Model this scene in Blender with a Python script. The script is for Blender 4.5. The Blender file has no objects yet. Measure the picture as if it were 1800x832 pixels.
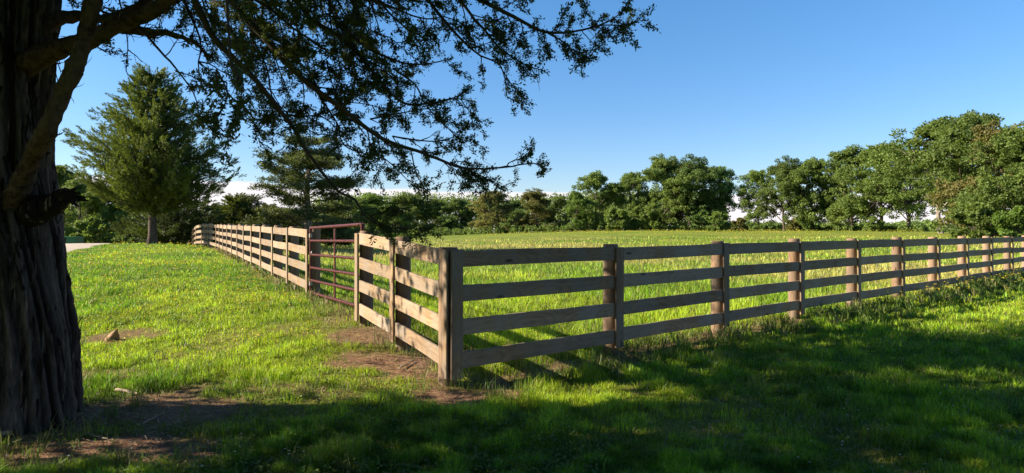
import bpy, bmesh, math, random
import numpy as np
from mathutils import Vector, Matrix
R = math.radians
rng = np.random.default_rng(7)
random.seed(7)
scn = bpy.context.scene
C = scn.collection

# ------------------------------------------------------------------ camera, sky, sun, exposure
F, EYE, HZ = 1100.0, 1.55, 408.0
cam = bpy.data.cameras.new('camera'); cam.lens = 36 * F / 1800; cam.sensor_width = 36
cam.shift_y = -8 / 1800; cam.clip_start = 0.05; cam.clip_end = 6000
camo = bpy.data.objects.new('camera', cam); C.objects.link(camo)
camo.location = (0, 0, EYE); camo.rotation_euler = (R(90), 0, 0); scn.camera = camo

SUN_EL, SUN_AZ = 27.0, 3.0          # azimuth: degrees behind the pure left
sdir = Vector((-math.cos(R(SUN_EL)) * math.cos(R(SUN_AZ)), -math.cos(R(SUN_EL)) * math.sin(R(SUN_AZ)), math.sin(R(SUN_EL))))
sun = bpy.data.lights.new('sun', 'SUN'); sun.energy = 5.0; sun.angle = R(0.5); sun.color = (1.0, 0.87, 0.68)
suno = bpy.data.objects.new('sun', sun); C.objects.link(suno)
suno.rotation_euler = sdir.to_track_quat('Z', 'Y').to_euler()

w = bpy.data.worlds.new('World'); scn.world = w; w.use_nodes = True
nt = w.node_tree; nt.nodes.clear()
def N(t, **k):
    n = nt.nodes.new(t)
    for a, b in k.items(): setattr(n, a, b)
    return n
sky = N('ShaderNodeTexSky', sky_type='NISHITA', sun_disc=False, sun_elevation=R(SUN_EL), sun_rotation=R(270 - SUN_AZ),
        altitude=300, air_density=1.0, dust_density=0.25, ozone_density=3.2)
bg = N('ShaderNodeBackground'); bg.inputs[1].default_value = 0.070
hs = N('ShaderNodeHueSaturation'); hs.inputs['Saturation'].default_value = 1.22; hs.inputs['Hue'].default_value = 0.500
nt.links.new(sky.outputs[0], hs.inputs['Color']); hg = N('ShaderNodeMix', data_type='RGBA', blend_type='MULTIPLY'); nt.links.new(hs.outputs[0], hg.inputs[6]); nt.links.new(hg.outputs[2], bg.inputs[0]); hg.inputs[7].default_value = (0.78, 0.72, 0.80, 1)
bg2 = N('ShaderNodeBackground'); bg2.inputs[0].default_value = (0.93, 0.87, 0.90, 1); bg2.inputs[1].default_value = 0.40
tc = N('ShaderNodeTexCoord'); sx = N('ShaderNodeSeparateXYZ'); nt.links.new(tc.outputs['Generated'], sx.inputs[0])
nz = N('ShaderNodeTexNoise'); nz.inputs['Scale'].default_value = 7; nz.inputs['Detail'].default_value = 5
mp = N('ShaderNodeMapping'); mp.inputs['Scale'].default_value = (1, 1, 3)
nt.links.new(tc.outputs['Generated'], mp.inputs[0]); nt.links.new(mp.outputs[0], nz.inputs[0])
def M(op, a, b=None, c=None, clamp=False):
    n = N('ShaderNodeMath', operation=op, use_clamp=clamp)
    for i, v in enumerate((a, b, c)):
        if v is None: continue
        if isinstance(v, (int, float)): n.inputs[i].default_value = v
        else: nt.links.new(v, n.inputs[i])
    return n.outputs[0]
nt.links.new(M('MULTIPLY_ADD', sx.outputs[2], -3.0, 1.0, clamp=True), hg.inputs[0])
edge = M('MULTIPLY_ADD', sx.outputs[0], -0.022, 0.066)
edge = M('ADD', edge, M('MULTIPLY', M('SUBTRACT', nz.outputs[0], 0.5), 0.022))
fac = M('MULTIPLY', M('SUBTRACT', edge, sx.outputs[2]), 220, clamp=True)
fac = M('MULTIPLY', fac, 0.93)
mx = N('ShaderNodeMixShader'); nt.links.new(fac, mx.inputs[0]); nt.links.new(bg.outputs[0], mx.inputs[1]); nt.links.new(bg2.outputs[0], mx.inputs[2])
wo = N('ShaderNodeOutputWorld'); nt.links.new(mx.outputs[0], wo.inputs[0])
vs = scn.view_settings; vs.view_transform = 'Standard'; vs.look = 'None'; vs.exposure = 1.58; vs.gamma = 1

# ------------------------------------------------------------------ helpers
def tag(o, label=None, cat=None, group=None, kind=None):
    if label: o['label'] = label
    if cat: o['category'] = cat
    if group: o['group'] = group
    if kind: o['kind'] = kind
    return o
def empty(name, loc, rz=0):
    o = bpy.data.objects.new(name, None); C.objects.link(o); o.location = loc; o.rotation_euler = (0, 0, rz)
    o.empty_display_size = 0.2
    return o
def P(px, py, y): return np.array([(px - 900) / F * y, y, EYE + (HZ - py) / F * y])

class G:
    """collects vertices and faces, builds one mesh"""
    def __init__(s): s.v = []; s.f = []; s.t = []; s.c = []; s.n = 0
    def add(s, v, quads=None, tris=None, tint=None, col=None):
        v = np.asarray(v, float).reshape(-1, 3)
        if quads is not None and len(quads): s.f.append((4, np.asarray(quads, np.int64).reshape(-1, 4) + s.n))
        if tris is not None and len(tris): s.f.append((3, np.asarray(tris, np.int64).reshape(-1, 3) + s.n))
        s.v.append(v); s.n += len(v)
        s.t.append(np.full(len(v), 0.5) if tint is None else np.broadcast_to(np.asarray(tint, float), (len(v),)))
        s.c.append(np.full((len(v), 3), 0.5) if col is None else np.broadcast_to(np.asarray(col, float), (len(v), 3)))
    def mesh(s, name, mat, smooth=False, col=False):
        me = bpy.data.meshes.new(name)
        v = np.concatenate(s.v)
        me.vertices.add(len(v)); me.vertices.foreach_set('co', v.astype(np.float32).ravel())
        li = np.concatenate([f.ravel() for k, f in s.f]); ls = np.concatenate([np.full(len(f), k) for k, f in s.f])
        me.loops.add(len(li)); me.loops.foreach_set('vertex_index', li.astype(np.int32))
        me.polygons.add(len(ls)); st = np.concatenate([[0], np.cumsum(ls)[:-1]])
        me.polygons.foreach_set('loop_start', st.astype(np.int32)); me.polygons.foreach_set('loop_total', ls.astype(np.int32))
        if smooth: me.polygons.foreach_set('use_smooth', np.ones(len(ls), bool))
        a = me.attributes.new('tint', 'FLOAT', 'POINT'); a.data.foreach_set('value', np.concatenate(s.t).astype(np.float32))
        if col:
            a = me.attributes.new('hue', 'FLOAT_COLOR', 'POINT'); c = np.concatenate(s.c)
            a.data.foreach_set('color', np.hstack([c, np.ones((len(c), 1))]).astype(np.float32).ravel())
        me.update(calc_edges=True)
        if mat: me.materials.append(mat)
        return me
    def build(s, name, mat, parent=None, **k):
        o = bpy.data.objects.new(name, s.mesh(name, mat, **k)); C.objects.link(o)
        if parent: o.parent = parent
        return o
def unit(a): return a / np.maximum(np.linalg.norm(a, axis=-1, keepdims=True), 1e-9)
def tube(g, pts, rad, sides=8, tint=0.5, cap=True):
    pts = np.asarray(pts, float); n = len(pts); rad = np.broadcast_to(np.asarray(rad, float), (n,))
    t = unit(np.gradient(pts, axis=0))
    ref = np.array([0.31, 0.12, 0.94]) if abs(t[0, 2]) < 0.8 else np.array([0.95, 0.25, 0.1])
    a = unit(np.cross(t, ref)); b = np.cross(t, a)
    th = np.linspace(0, 2 * np.pi, sides, endpoint=False)
    v = pts[:, None] + rad[:, None, None] * (np.cos(th)[None, :, None] * a[:, None] + np.sin(th)[None, :, None] * b[:, None])
    i = np.arange(n - 1)[:, None] * sides; j = np.arange(sides)[None]; k = (j + 1) % sides
    q = np.stack([i + j, i + k, i + sides + k, i + sides + j], -1).reshape(-1, 4)
    g.add(v.reshape(-1, 3), quads=q, tint=tint)
    if cap:
        c = np.vstack([v[-1], pts[-1:] + t[-1] * rad[-1] * 0.3]); g.add(c, tris=[(m, (m + 1) % sides, sides) for m in range(sides)], tint=tint)
def diamonds(g, p, d, L, W, tint, nrm=None):
    """leaf shapes: base p, direction d"""
    p = np.asarray(p); n = len(p)
    if nrm is None: nrm = rng.normal(size=(n, 3))
    s = unit(np.cross(d, nrm)); L = np.broadcast_to(L, (n,))[:, None]; W = np.broadcast_to(W, (n,))[:, None]
    up = unit(np.cross(s, d))
    m = p + d * L * 0.45 + up * L * 0.06
    v = np.stack([p, m + s * W * 0.5, p + d * L, m - s * W * 0.5], 1)
    q = np.arange(4 * n).reshape(n, 4)
    g.add(v.reshape(-1, 3), quads=q, tint=np.repeat(np.broadcast_to(tint, (n,)), 4))
def resample(pts, step):
    pts = np.asarray(pts, float)
    # Catmull-Rom smooth
    e = np.vstack([2 * pts[0] - pts[1], pts, 2 * pts[-1] - pts[-2]]); out = []
    for i in range(1, len(e) - 2):
        n = max(2, int(np.linalg.norm(e[i + 1] - e[i]) / step)); t = np.linspace(0, 1, n, endpoint=False)[:, None]
        p0, p1, p2, p3 = e[i - 1], e[i], e[i + 1], e[i + 2]
        out.append(0.5 * (2 * p1 + (p2 - p0) * t + (2 * p0 - 5 * p1 + 4 * p2 - p3) * t**2 + (3 * p1 - p0 - 3 * p2 + p3) * t**3))
    out.append(e[-2:-1]); return np.vstack(out)
_tab = np.random.default_rng(3).random((256, 256))
def vn(x, y):
    x = np.asarray(x, float); y = np.asarray(y, float)
    xi = np.floor(x).astype(int); yi = np.floor(y).astype(int); fx = x - xi; fy = y - yi
    fx = fx * fx * (3 - 2 * fx); fy = fy * fy * (3 - 2 * fy)
    T = lambda a, b: _tab[a % 256, b % 256]
    return (T(xi, yi) * (1 - fx) + T(xi + 1, yi) * fx) * (1 - fy) + (T(xi, yi + 1) * (1 - fx) + T(xi + 1, yi + 1) * fx) * fy
def fbm(x, y, o=4): return sum(vn(x * 2**i + 17 * i, y * 2**i + 9 * i) * 0.5**i for i in range(o)) / sum(0.5**i for i in range(o))
def sstep(a, b, x): t = np.clip((x - a) / (b - a), 0, 1); return t * t * (3 - 2 * t)

# ------------------------------------------------------------------ materials
class Mat:
    def __init__(s, name):
        s.m = bpy.data.materials.new(name); s.m.use_nodes = True; s.t = s.m.node_tree; s.t.nodes.clear()
        s.out = s.n('ShaderNodeOutputMaterial')
    def n(s, ty, **k):
        x = s.t.nodes.new(ty)
        for a, b in k.items():
            if a.startswith('i_'): x.inputs[a[2:].replace('_', ' ')].default_value = b
            else: setattr(x, a, b)
        return x
    def l(s, a, b): s.t.links.new(a, b)
    def mix(s, f, a, b, blend='MIX'):
        x = s.n('ShaderNodeMix', data_type='RGBA', blend_type=blend)
        for sock, v in ((x.inputs[0], f), (x.inputs[6], a), (x.inputs[7], b)):
            if isinstance(v, (tuple, float, int)): sock.default_value = (*v, 1) if isinstance(v, tuple) else v
            else: s.l(v, sock)
        return x.outputs[2]
    def ramp(s, f, a, b):
        x = s.n('ShaderNodeMapRange'); x.inputs[1].default_value = a; x.inputs[2].default_value = b; s.l(f, x.inputs[0]); return x.outputs[0]
    def noise(s, vec, scale, detail=4, rough=0.55):
        x = s.n('ShaderNodeTexNoise'); x.inputs['Scale'].default_value = scale; x.inputs['Detail'].default_value = detail; x.inputs['Roughness'].default_value = rough
        if vec is not None: s.l(vec, x.inputs[0])
        return x.outputs[0]
    def mapped(s, out, scale, rnd=False):
        m = s.n('ShaderNodeMapping'); m.inputs['Scale'].default_value = scale
        s.l(out, m.inputs[0])
        if rnd:
            oi = s.n('ShaderNodeObjectInfo'); k = s.n('ShaderNodeVectorMath', operation='SCALE'); k.inputs[0].default_value = (37, 91, 53); s.l(oi.outputs['Random'], k.inputs['Scale']); s.l(k.outputs[0], m.inputs[1])
        return m.outputs[0]
def leaf_mat(name, dark, light, trans=0.3, rough=0.6, objvar=0.25):
    m = Mat(name); a = m.n('ShaderNodeAttribute', attribute_name='tint'); oi = m.n('ShaderNodeObjectInfo')
    c = m.mix(a.outputs['Fac'], dark, light)
    hsv = m.n('ShaderNodeHueSaturation'); m.l(c, hsv.inputs['Color'])
    m.l(m.ramp(oi.outputs['Random'], 0, 1), hsv.inputs['Value'])
    mr = m.n('ShaderNodeMapRange'); mr.inputs[3].default_value = 1 - objvar; mr.inputs[4].default_value = 1 + objvar
    m.l(oi.outputs['Random'], mr.inputs[0]); m.l(mr.outputs[0], hsv.inputs['Value'])
    b = m.n('ShaderNodeBsdfPrincipled'); b.inputs['Roughness'].default_value = rough; b.inputs['Specular IOR Level'].default_value = 0.25
    m.l(hsv.outputs[0], b.inputs['Base Color'])
    t = m.n('ShaderNodeBsdfTranslucent'); m.l(m.mix(0.5, hsv.outputs[0], (0.25, 0.32, 0.03)), t.inputs[0])
    mx = m.n('ShaderNodeMixShader'); mx.inputs[0].default_value = trans
    m.l(b.outputs[0], mx.inputs[1]); m.l(t.outputs[0], mx.inputs[2]); m.l(mx.outputs[0], m.out.inputs[0])
    return m.m
def blade_mat(name, trans=0.42):
    m = Mat(name); a = m.n('ShaderNodeAttribute', attribute_name='hue')
    b = m.n('ShaderNodeBsdfPrincipled'); b.inputs['Roughness'].default_value = 0.5; b.inputs['Specular IOR Level'].default_value = 0.3
    m.l(a.outputs['Color'], b.inputs['Base Color'])
    t = m.n('ShaderNodeBsdfTranslucent'); m.l(a.outputs['Color'], t.inputs[0])
    mx = m.n('ShaderNodeMixShader'); mx.inputs[0].default_value = trans
    m.l(b.outputs[0], mx.inputs[1]); m.l(t.outputs[0], mx.inputs[2]); m.l(mx.outputs[0], m.out.inputs[0])
    return m.m
def bark_mat(name, a, b, scale=(14, 14, 2.2), bump=0.6, dist=0.02):
    m = Mat(name); tc = m.n('ShaderNodeTexCoord'); v = m.mapped(tc.outputs['Object'], scale)
    n1 = m.noise(v, 1.6, 7, 0.65); n2 = m.noise(tc.outputs['Object'], 2.3, 4)
    c = m.mix(m.ramp(n1, 0.35, 0.7), a, b); c = m.mix(m.ramp(n2, 0.45, 0.75), c, tuple(x * 0.75 + 0.03 for x in b))
    if 'shaggy' in name:
        at = m.n('ShaderNodeAttribute', attribute_name='tint'); c = m.mix(m.ramp(at.outputs['Fac'], 0.02, 0.45), c, tuple(x * .8 for x in a)); c = m.mix(m.ramp(m.noise(m.mapped(tc.outputs['Object'], (34, 34, 2.0)), 1.0, 5, .6), .58, .72), c, (0.24, 0.20, 0.17))  # weathered ridges stay grey; grooves shaded in colour so the relief shows
    p = m.n('ShaderNodeBsdfPrincipled'); p.inputs['Roughness'].default_value = 0.95; p.inputs['Specular IOR Level'].default_value = 0.1; m.l(c, p.inputs['Base Color'])
    bp = m.n('ShaderNodeBump'); bp.inputs['Strength'].default_value = bump; bp.inputs['Distance'].default_value = dist; m.l(n1, bp.inputs['Height']); m.l(bp.outputs[0], p.inputs['Normal'])
    m.l(p.outputs[0], m.out.inputs[0]); return m.m
def wood_mat(name, a, b, grey, greyamt=0.5, along=0):
    m = Mat(name); tc = m.n('ShaderNodeTexCoord')
    sc = [26, 26, 26]; sc[along] = 1.6
    v = m.mapped(tc.outputs['Object'], tuple(sc), True); n1 = m.noise(v, 1.0, 6, 0.6)
    sc2 = [9, 9, 9]; sc2[along] = 2.6
    v2 = m.mapped(tc.outputs['Object'], tuple(sc2), True); vo = m.n('ShaderNodeTexVoronoi'); vo.inputs['Scale'].default_value = 0.55; m.l(v2, vo.inputs[0])
    knot = m.ramp(vo.outputs['Distance'], 0.12, 0.03)
    rings = m.n('ShaderNodeMath', operation='SINE'); mm = m.n('ShaderNodeMath', operation='MULTIPLY_ADD'); m.l(vo.outputs['Distance'], mm.inputs[0]); mm.inputs[1].default_value = 34; m.l(n1, mm.inputs[2]); m.l(mm.outputs[0], rings.inputs[0])
    v3 = m.mapped(tc.outputs['Object'], (3, 3, 3), True); n3 = m.noise(v3, 1.0, 3)
    c = m.mix(m.ramp(n1, 0.3, 0.7), a, b)
    c = m.mix(m.ramp(rings.outputs[0], -0.2, 3.2), c, tuple(x * 0.5 for x in a))
    gm = m.n('ShaderNodeMath', operation='MULTIPLY'); m.l(m.ramp(n3, 0.3, 0.7), gm.inputs[0]); gm.inputs[1].default_value = greyamt
    c = m.mix(gm.outputs[0], c, grey)
    c = m.mix(knot, c, tuple(x * 0.28 for x in a))
    hsv = m.n('ShaderNodeHueSaturation'); oi = m.n('ShaderNodeObjectInfo'); mr = m.n('ShaderNodeMapRange'); mr.inputs[3].default_value = 0.78; mr.inputs[4].default_value = 1.12
    m.l(oi.outputs['Random'], mr.inputs[0]); m.l(mr.outputs[0], hsv.inputs['Value']); m.l(c, hsv.inputs['Color'])
    p = m.n('ShaderNodeBsdfPrincipled'); p.inputs['Roughness'].default_value = 0.85; p.inputs['Specular IOR Level'].default_value = 0.2; m.l(hsv.outputs[0], p.inputs['Base Color'])
    bp = m.n('ShaderNodeBump'); bp.inputs['Strength'].default_value = 0.5; bp.inputs['Distance'].default_value = 0.004; m.l(n1, bp.inputs['Height']); m.l(bp.outputs[0], p.inputs['Normal'])
    m.l(p.outputs[0], m.out.inputs[0]); return m.m
def plain_mat(name, col, rough=0.6, metal=0.0, var=0.3, scale=8, bump=0.0):
    m = Mat(name); tc = m.n('ShaderNodeTexCoord'); n1 = m.noise(tc.outputs['Object'], scale, 5)
    c = m.mix(m.ramp(n1, 0.3, 0.7), col, tuple(x * (1 - var) for x in col))
    p = m.n('ShaderNodeBsdfPrincipled'); p.inputs['Roughness'].default_value = rough; p.inputs['Metallic'].default_value = metal; m.l(c, p.inputs['Base Color'])
    if bump:
        bp = m.n('ShaderNodeBump'); bp.inputs['Strength'].default_value = bump; bp.inputs['Distance'].default_value = 0.02; m.l(n1, bp.inputs['Height']); m.l(bp.outputs[0], p.inputs['Normal'])
    m.l(p.outputs[0], m.out.inputs[0]); return m.m

MAT = dict(
    board=wood_mat('fence board wood', (0.18, 0.108, 0.055), (0.36, 0.24, 0.13), (0.25, 0.215, 0.175), 0.85, 0),
    batten=wood_mat('fence batten wood', (0.17, 0.10, 0.05), (0.34, 0.22, 0.115), (0.22, 0.19, 0.155), 0.8, 2),
    post=wood_mat('round post wood', (0.17, 0.095, 0.05), (0.33, 0.205, 0.115), (0.21, 0.175, 0.14), 0.75, 2),
    cedarbark=bark_mat('shaggy cedar bark', (0.020, 0.016, 0.014), (0.17, 0.145, 0.13), (22, 22, 3.5), 1.0, 0.05),
    limbbark=bark_mat('limb bark', (0.02, 0.014, 0.011), (0.10, 0.07, 0.052), (14, 14, 14), 0.8, 0.012),
    twig=plain_mat('twig bark', (0.05, 0.036, 0.028), 0.9),
    bark=bark_mat('tree bark', (0.03, 0.022, 0.017), (0.11, 0.085, 0.068), (3, 3, 0.8), 0.5, 0.05),
    palebark=bark_mat('pale tree bark', (0.13, 0.11, 0.09), (0.30, 0.26, 0.22), (3, 3, 0.8), 0.5, 0.05),
    hang=leaf_mat('hanging cedar sprays', (0.028, 0.045, 0.016), (0.085, 0.12, 0.035), 0.25),
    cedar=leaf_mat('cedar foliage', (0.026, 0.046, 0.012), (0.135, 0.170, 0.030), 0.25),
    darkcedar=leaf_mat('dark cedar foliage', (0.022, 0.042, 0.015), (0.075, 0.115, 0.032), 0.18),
    pine=leaf_mat('pine foliage', (0.04, 0.060, 0.018), (0.14, 0.165, 0.045), 0.22),
    oak=leaf_mat('oak leaves', (0.055, 0.095, 0.022), (0.175, 0.245, 0.050), 0.38),
    deep=leaf_mat('deep green leaves', (0.040, 0.082, 0.024), (0.14, 0.215, 0.052), 0.36),
    lime=leaf_mat('fresh green leaves', (0.07, 0.13, 0.022), (0.17, 0.27, 0.045), 0.35),
    olive=leaf_mat('olive brown leaves', (0.075, 0.078, 0.022), (0.22, 0.19, 0.055), 0.28),
    far=leaf_mat('far wood leaves', (0.075, 0.125, 0.035), (0.20, 0.29, 0.06), 0.38),
    grass=blade_mat('grass blades'),
    petal=blade_mat('flower petals', 0.2),
    gate=plain_mat('dark red gate paint', (0.17, 0.045, 0.040), 0.38, 0.0, 0.35, 30),
    steel=plain_mat('galvanised steel', (0.45, 0.45, 0.44), 0.4, 0.9, 0.3, 40),
    stick=plain_mat('dead stick', (0.36, 0.28, 0.20), 0.9, 0, 0.5, 14, 0.5),
    rock=plain_mat('brown stump wood', (0.33, 0.19, 0.10), 0.9, 0, 0.5, 18, 0.8),
    green=plain_mat('green painted metal', (0.03, 0.16, 0.045), 0.45, 0, 0.2, 3),
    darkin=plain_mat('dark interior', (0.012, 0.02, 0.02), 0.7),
    hinge=plain_mat('gate hinge steel', (0.30, 0.27, 0.25), 0.5, 0.8),
)

# ------------------------------------------------------------------ terrain height
PT = [(130,10,.12),(130,20,.35),(130,32,.6),(130,42,.80),(130,60,.25),(130,100,-.6),(130,200,-2),
      (267,8,.06),(267,20,.38),(267,38,.80),(267,50,.6),(267,80,-.3),
      (330,14,.3),(330,25,.5),(332,38,.74),(345,42,.62),(330,50,.45),(330,65,.0),(330,90,-.5),
      (690,7.8,.1),(628,9.2,.19),(540,12.5,.25),(440,20.8,.38),(377,35.6,.61),(420,60,.3),
      (500,40,.4),(560,90,.1),(740,20,.15),(740,60,.2),(740,120,.3),(740,240,0),
      (900,20,.1),(900,60,.35),(900,120,.8),(900,200,1.2),(900,300,.5),
      (1100,20,.1),(1100,60,.5),(1100,120,1.3),(1100,175,1.95),(1100,300,1.0),
      (1400,22,.05),(1400,60,.5),(1400,120,1.35),(1400,165,1.95),(1400,300,1.0),
      (1650,26,.05),(1650,60,.55),(1650,100,1.25),(1650,135,1.6),(1650,300,1.0),
      (1800,9,0),(1800,30,.02),(1800,60,.45),(1800,80,.75),(1800,150,.8)]
CP = [((a - 900) / F * b, b, c) for a, b, c in PT]
C0 = np.array([-0.60, 6.22]); RD = np.array([0.766, 0.643]); RD = RD / np.linalg.norm(RD); LD = np.array([-0.485, 0.875]); LD = LD / np.linalg.norm(LD)
CP += [(-0.6, 6.22, 0)] + [(C0[0] + RD[0] * t, C0[1] + RD[1] * t, 0.02) for t in (4, 9, 15, 22)]
for k in range(14):
    a = 2 * math.pi * k / 14
    CP.append((2.5 * math.sin(a), 2.5 * math.cos(a), 0)); CP.append((1500 * math.sin(a), 1500 * math.cos(a), -2))
    if math.cos(a) < 0.3:
        for r_ in (10, 50, 250): CP.append((r_ * math.sin(a), r_ * math.cos(a), 0))
CP = np.array(CP)
def feat(x, y): r = np.hypot(x, y) + 0.5; return np.stack([x / r * 2.4, y / r * 2.4, np.log(r)], -1)
FC = feat(CP[:, 0], CP[:, 1]); ker = lambda d: np.sqrt(d * d + 0.02)
K = ker(np.linalg.norm(FC[:, None] - FC[None], axis=-1)); n_ = len(CP)
A = np.zeros((n_ + 1, n_ + 1)); A[:n_, :n_] = K; A[n_, :n_] = 1; A[:n_, n_] = 1
WT = np.linalg.solve(A, np.append(CP[:, 2], 0))
def height(x, y):
    x = np.atleast_1d(np.asarray(x, float)); y = np.atleast_1d(np.asarray(y, float)); out = np.empty(x.shape); xf, yf = x.ravel(), y.ravel(); o = np.empty(len(xf))
    for s in range(0, len(xf), 50000):
        f = feat(xf[s:s + 50000], yf[s:s + 50000]); o[s:s + 50000] = ker(np.linalg.norm(f[:, None] - FC[None], axis=-1)) @ WT[:n_] + WT[n_]
    o -= 1.5 * np.exp(-((xf + 27) ** 2 + (yf - 51.5) ** 2) / (2 * 3.8 ** 2))
    r = np.hypot(xf, yf); o += (fbm(xf * 0.9 + 40, yf * 0.9 + 11, 3) - 0.5) * 0.07 * sstep(60, 6, r) + (vn(xf * 5, yf * 5) - 0.5) * 0.018 * sstep(25, 5, r)
    return o.reshape(x.shape)
def hz(x, y): return float(height(x, y)[0])

def side_right(x, y):   # >0 on the field side of the right fence
    return -(x - C0[0]) * RD[1] + (y - C0[1]) * RD[0]
def side_left(x, y):    # >0 on the field side of the left fence
    return (x - C0[0]) * LD[1] - (y - C0[1]) * LD[0]
def along_r(x, y): return (x - C0[0]) * RD[0] + (y - C0[1]) * RD[1]
def along_l(x, y): return (x - C0[0]) * LD[0] + (y - C0[1]) * LD[1]
DIRT = [(-3.0, 5.3, 1.15, .8, .9), (-2.9, 4.4, 1.0, .42, 1), (-3.95, 5.0, 1.0, 1.0, 1), (-1.15, 7.1, 1.0, 1.0, 1), (-1.8, 8.4, .7, .9, .9), (-.6, 6.0, .9, .55, 1), (-5.5, 8.8, .55, .5, .8),
        (-3.1, 10.6, .6, .5, .6), (-2.0, 5.9, .7, .25, .55), (-4.5, 6.6, .8, .3, .6), (1.2, 7.3, .5, .3, .8), (-2.6, 9.7, .5, .9, .6), (-.7, 7.4, .6, .35, .7),
        (3.05, 9.2, .45, .35, 1), (4.9, 10.75, .4, .3, 1), (6.9, 12.4, .4, .3, .8)]
def dirt(x, y):
    d = np.zeros(np.shape(x)); nn = fbm(x * 2.6, y * 2.6, 4)
    for cx, cy, rx, ry, s in DIRT:
        d = np.maximum(d, s * sstep(1.25, 0.35, np.hypot((x - cx) / rx, (y - cy) / ry) + (nn - 0.5) * 1.3))
    ar = along_r(x, y); sr = np.abs(side_right(x, y) + 0.12)
    d = np.maximum(d, 0.85 * sstep(0.5, 0.05, sr + (nn - 0.5) * 0.8) * (ar > -0.5) * sstep(9, 5, ar))
    al = along_l(x, y); sl = np.abs(side_left(x, y))
    d = np.maximum(d, 0.5 * sstep(0.45, 0.05, sl + (nn - 0.5) * 0.7) * (al > 0))
    r = np.hypot(x + 1, y - 5); d = np.maximum(d, 0.35 * sstep(0.60, 0.72, fbm(x * 0.8 + 5, y * 0.8, 3)) * sstep(9, 3, r))
    return d

def ground_mat():
    m = Mat('grassy ground'); tc = m.n('ShaderNodeTexCoord'); a = m.n('ShaderNodeAttribute', attribute_name='hue'); t = m.n('ShaderNodeAttribute', attribute_name='tint')
    n1 = m.noise(tc.outputs['Object'], 9, 8, 0.7); n2 = m.noise(tc.outputs['Object'], 70, 4, 0.6)
    g = m.mix(m.ramp(n2, 0.3, 0.75), a.outputs['Color'], (0.03, 0.045, 0.012)); 
    s = m.mix(m.ramp(n1, 0.3, 0.7), (0.12, 0.060, 0.034), (0.28, 0.165, 0.10)); s = m.mix(m.ramp(n2, 0.55, 0.75), s, (0.34, 0.25, 0.16))
    c = m.mix(t.outputs['Fac'], g, s)
    p = m.n('ShaderNodeBsdfPrincipled'); p.inputs['Roughness'].default_value = 0.95; p.inputs['Specular IOR Level'].default_value = 0.1; m.l(c, p.inputs['Base Color'])
    bp = m.n('ShaderNodeBump'); bp.inputs['Strength'].default_value = 0.7; bp.inputs['Distance'].default_value = 0.03; m.l(n2, bp.inputs['Height']); m.l(bp.outputs[0], p.inputs['Normal'])
    m.l(p.outputs[0], m.out.inputs[0]); return m.m
def grass_col(x, y):
    """real colour of the sward by place: green lawn, straw coloured patches in the field"""
    n1 = fbm(x * 0.35 + 3, y * 0.35, 4); n2 = fbm(x * 1.7, y * 1.7 + 8, 3); n3 = fbm(x * 0.05 + 1, y * 0.09 + 5, 3)
    green = np.array([0.15, 0.26, 0.010]); yel = np.array([0.28, 0.36, 0.018]); straw = np.array([0.42, 0.35, 0.10]); deep = np.array([0.07, 0.155, 0.014])
    field = ((side_right(x, y) > 0) & (side_left(x, y) > 0)).astype(float)
    k = sstep(0.35, 0.65, n1)[..., None]; c = green * (1 - k) + yel * k
    k = (sstep(0.55, 0.8, n2) * 0.6 * (1 - field))[..., None]; c = c * (1 - k) + deep * k
    r = np.hypot(x, y)
    k = (field * (0.15 + 0.75 * sstep(0.38, 0.62, n3 * 0.6 + n1 * 0.4)) * sstep(12, 28, r) * (0.35 + 0.65 * sstep(120, 40, r)))[..., None]; c = c * (1 - k) + straw * k
    return c
# polar sheet
nr, nth = 430, 620
rr = np.concatenate([[0.01, 0.5, 1.0, 1.5, 2.0], np.exp(np.linspace(math.log(2.4), math.log(2600), nr - 5))])
# finer where the photo looks
th = np.sort(np.concatenate([np.linspace(-0.85, 0.85, 470), np.linspace(0.87, 2 * np.pi - 0.87, 150)])); nth = len(th)
RRg, TH = np.meshgrid(rr, th, indexing='ij'); X = RRg * np.sin(TH); Y = RRg * np.cos(TH); Z = height(X, Y)
i = np.arange(nr - 1)[:, None] * nth; j = np.arange(nth)[None]; k = (j + 1) % nth
g = G(); gc = grass_col(X, Y) * 0.8
g.add(np.stack([X, Y, Z], -1).reshape(-1, 3), quads=np.stack([i + j, i + nth + j, i + nth + k, i + k], -1).reshape(-1, 4)[:, ::-1], tint=dirt(X, Y).ravel(), col=gc.reshape(-1, 3))
tag(g.build('ground', ground_mat(), smooth=True, col=True), kind='structure')

# gravel drive: from the left edge over the crest behind the cedars
cl = resample([(-15, -60, 0), (-15, -10, 0), (-16, 5, 0), (-19, 17, 0), (-22, 25, 0), (-24.6, 31, 0), (-28.6, 40.5, 0), (-31.5, 48, 0), (-35, 60, 0), (-42, 85, 0)], 0.6)
hw = 2.6
t_ = unit(np.gradient(cl, axis=0)); nrm = np.stack([-t_[:, 1], t_[:, 0], 0 * t_[:, 0]], -1)
us = np.linspace(-1, 1, 9); wig = (fbm(cl[:, 0], cl[:, 1] * 0 + cl[:, 1], 3) - 0.5)
V = cl[:, None] + nrm[:, None] * (us[None, :, None] * (hw + wig[:, None, None]))
V[..., 2] = height(V[..., 0], V[..., 1]) + 0.03 - 0.04 * (np.abs(us)[None] > 0.9)
n, m_ = V.shape[:2]; i = np.arange(n - 1)[:, None] * m_; j = np.arange(m_ - 1)[None]
g = G(); g.add(V.reshape(-1, 3), quads=np.stack([i + j, i + j + 1, i + m_ + j + 1, i + m_ + j], -1).reshape(-1, 4))
tag(g.build('gravel_road', plain_mat('pale gravel', (0.42, 0.35, 0.28), 0.95, 0, 0.35, 3, 0.5), smooth=True), kind='structure')
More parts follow.
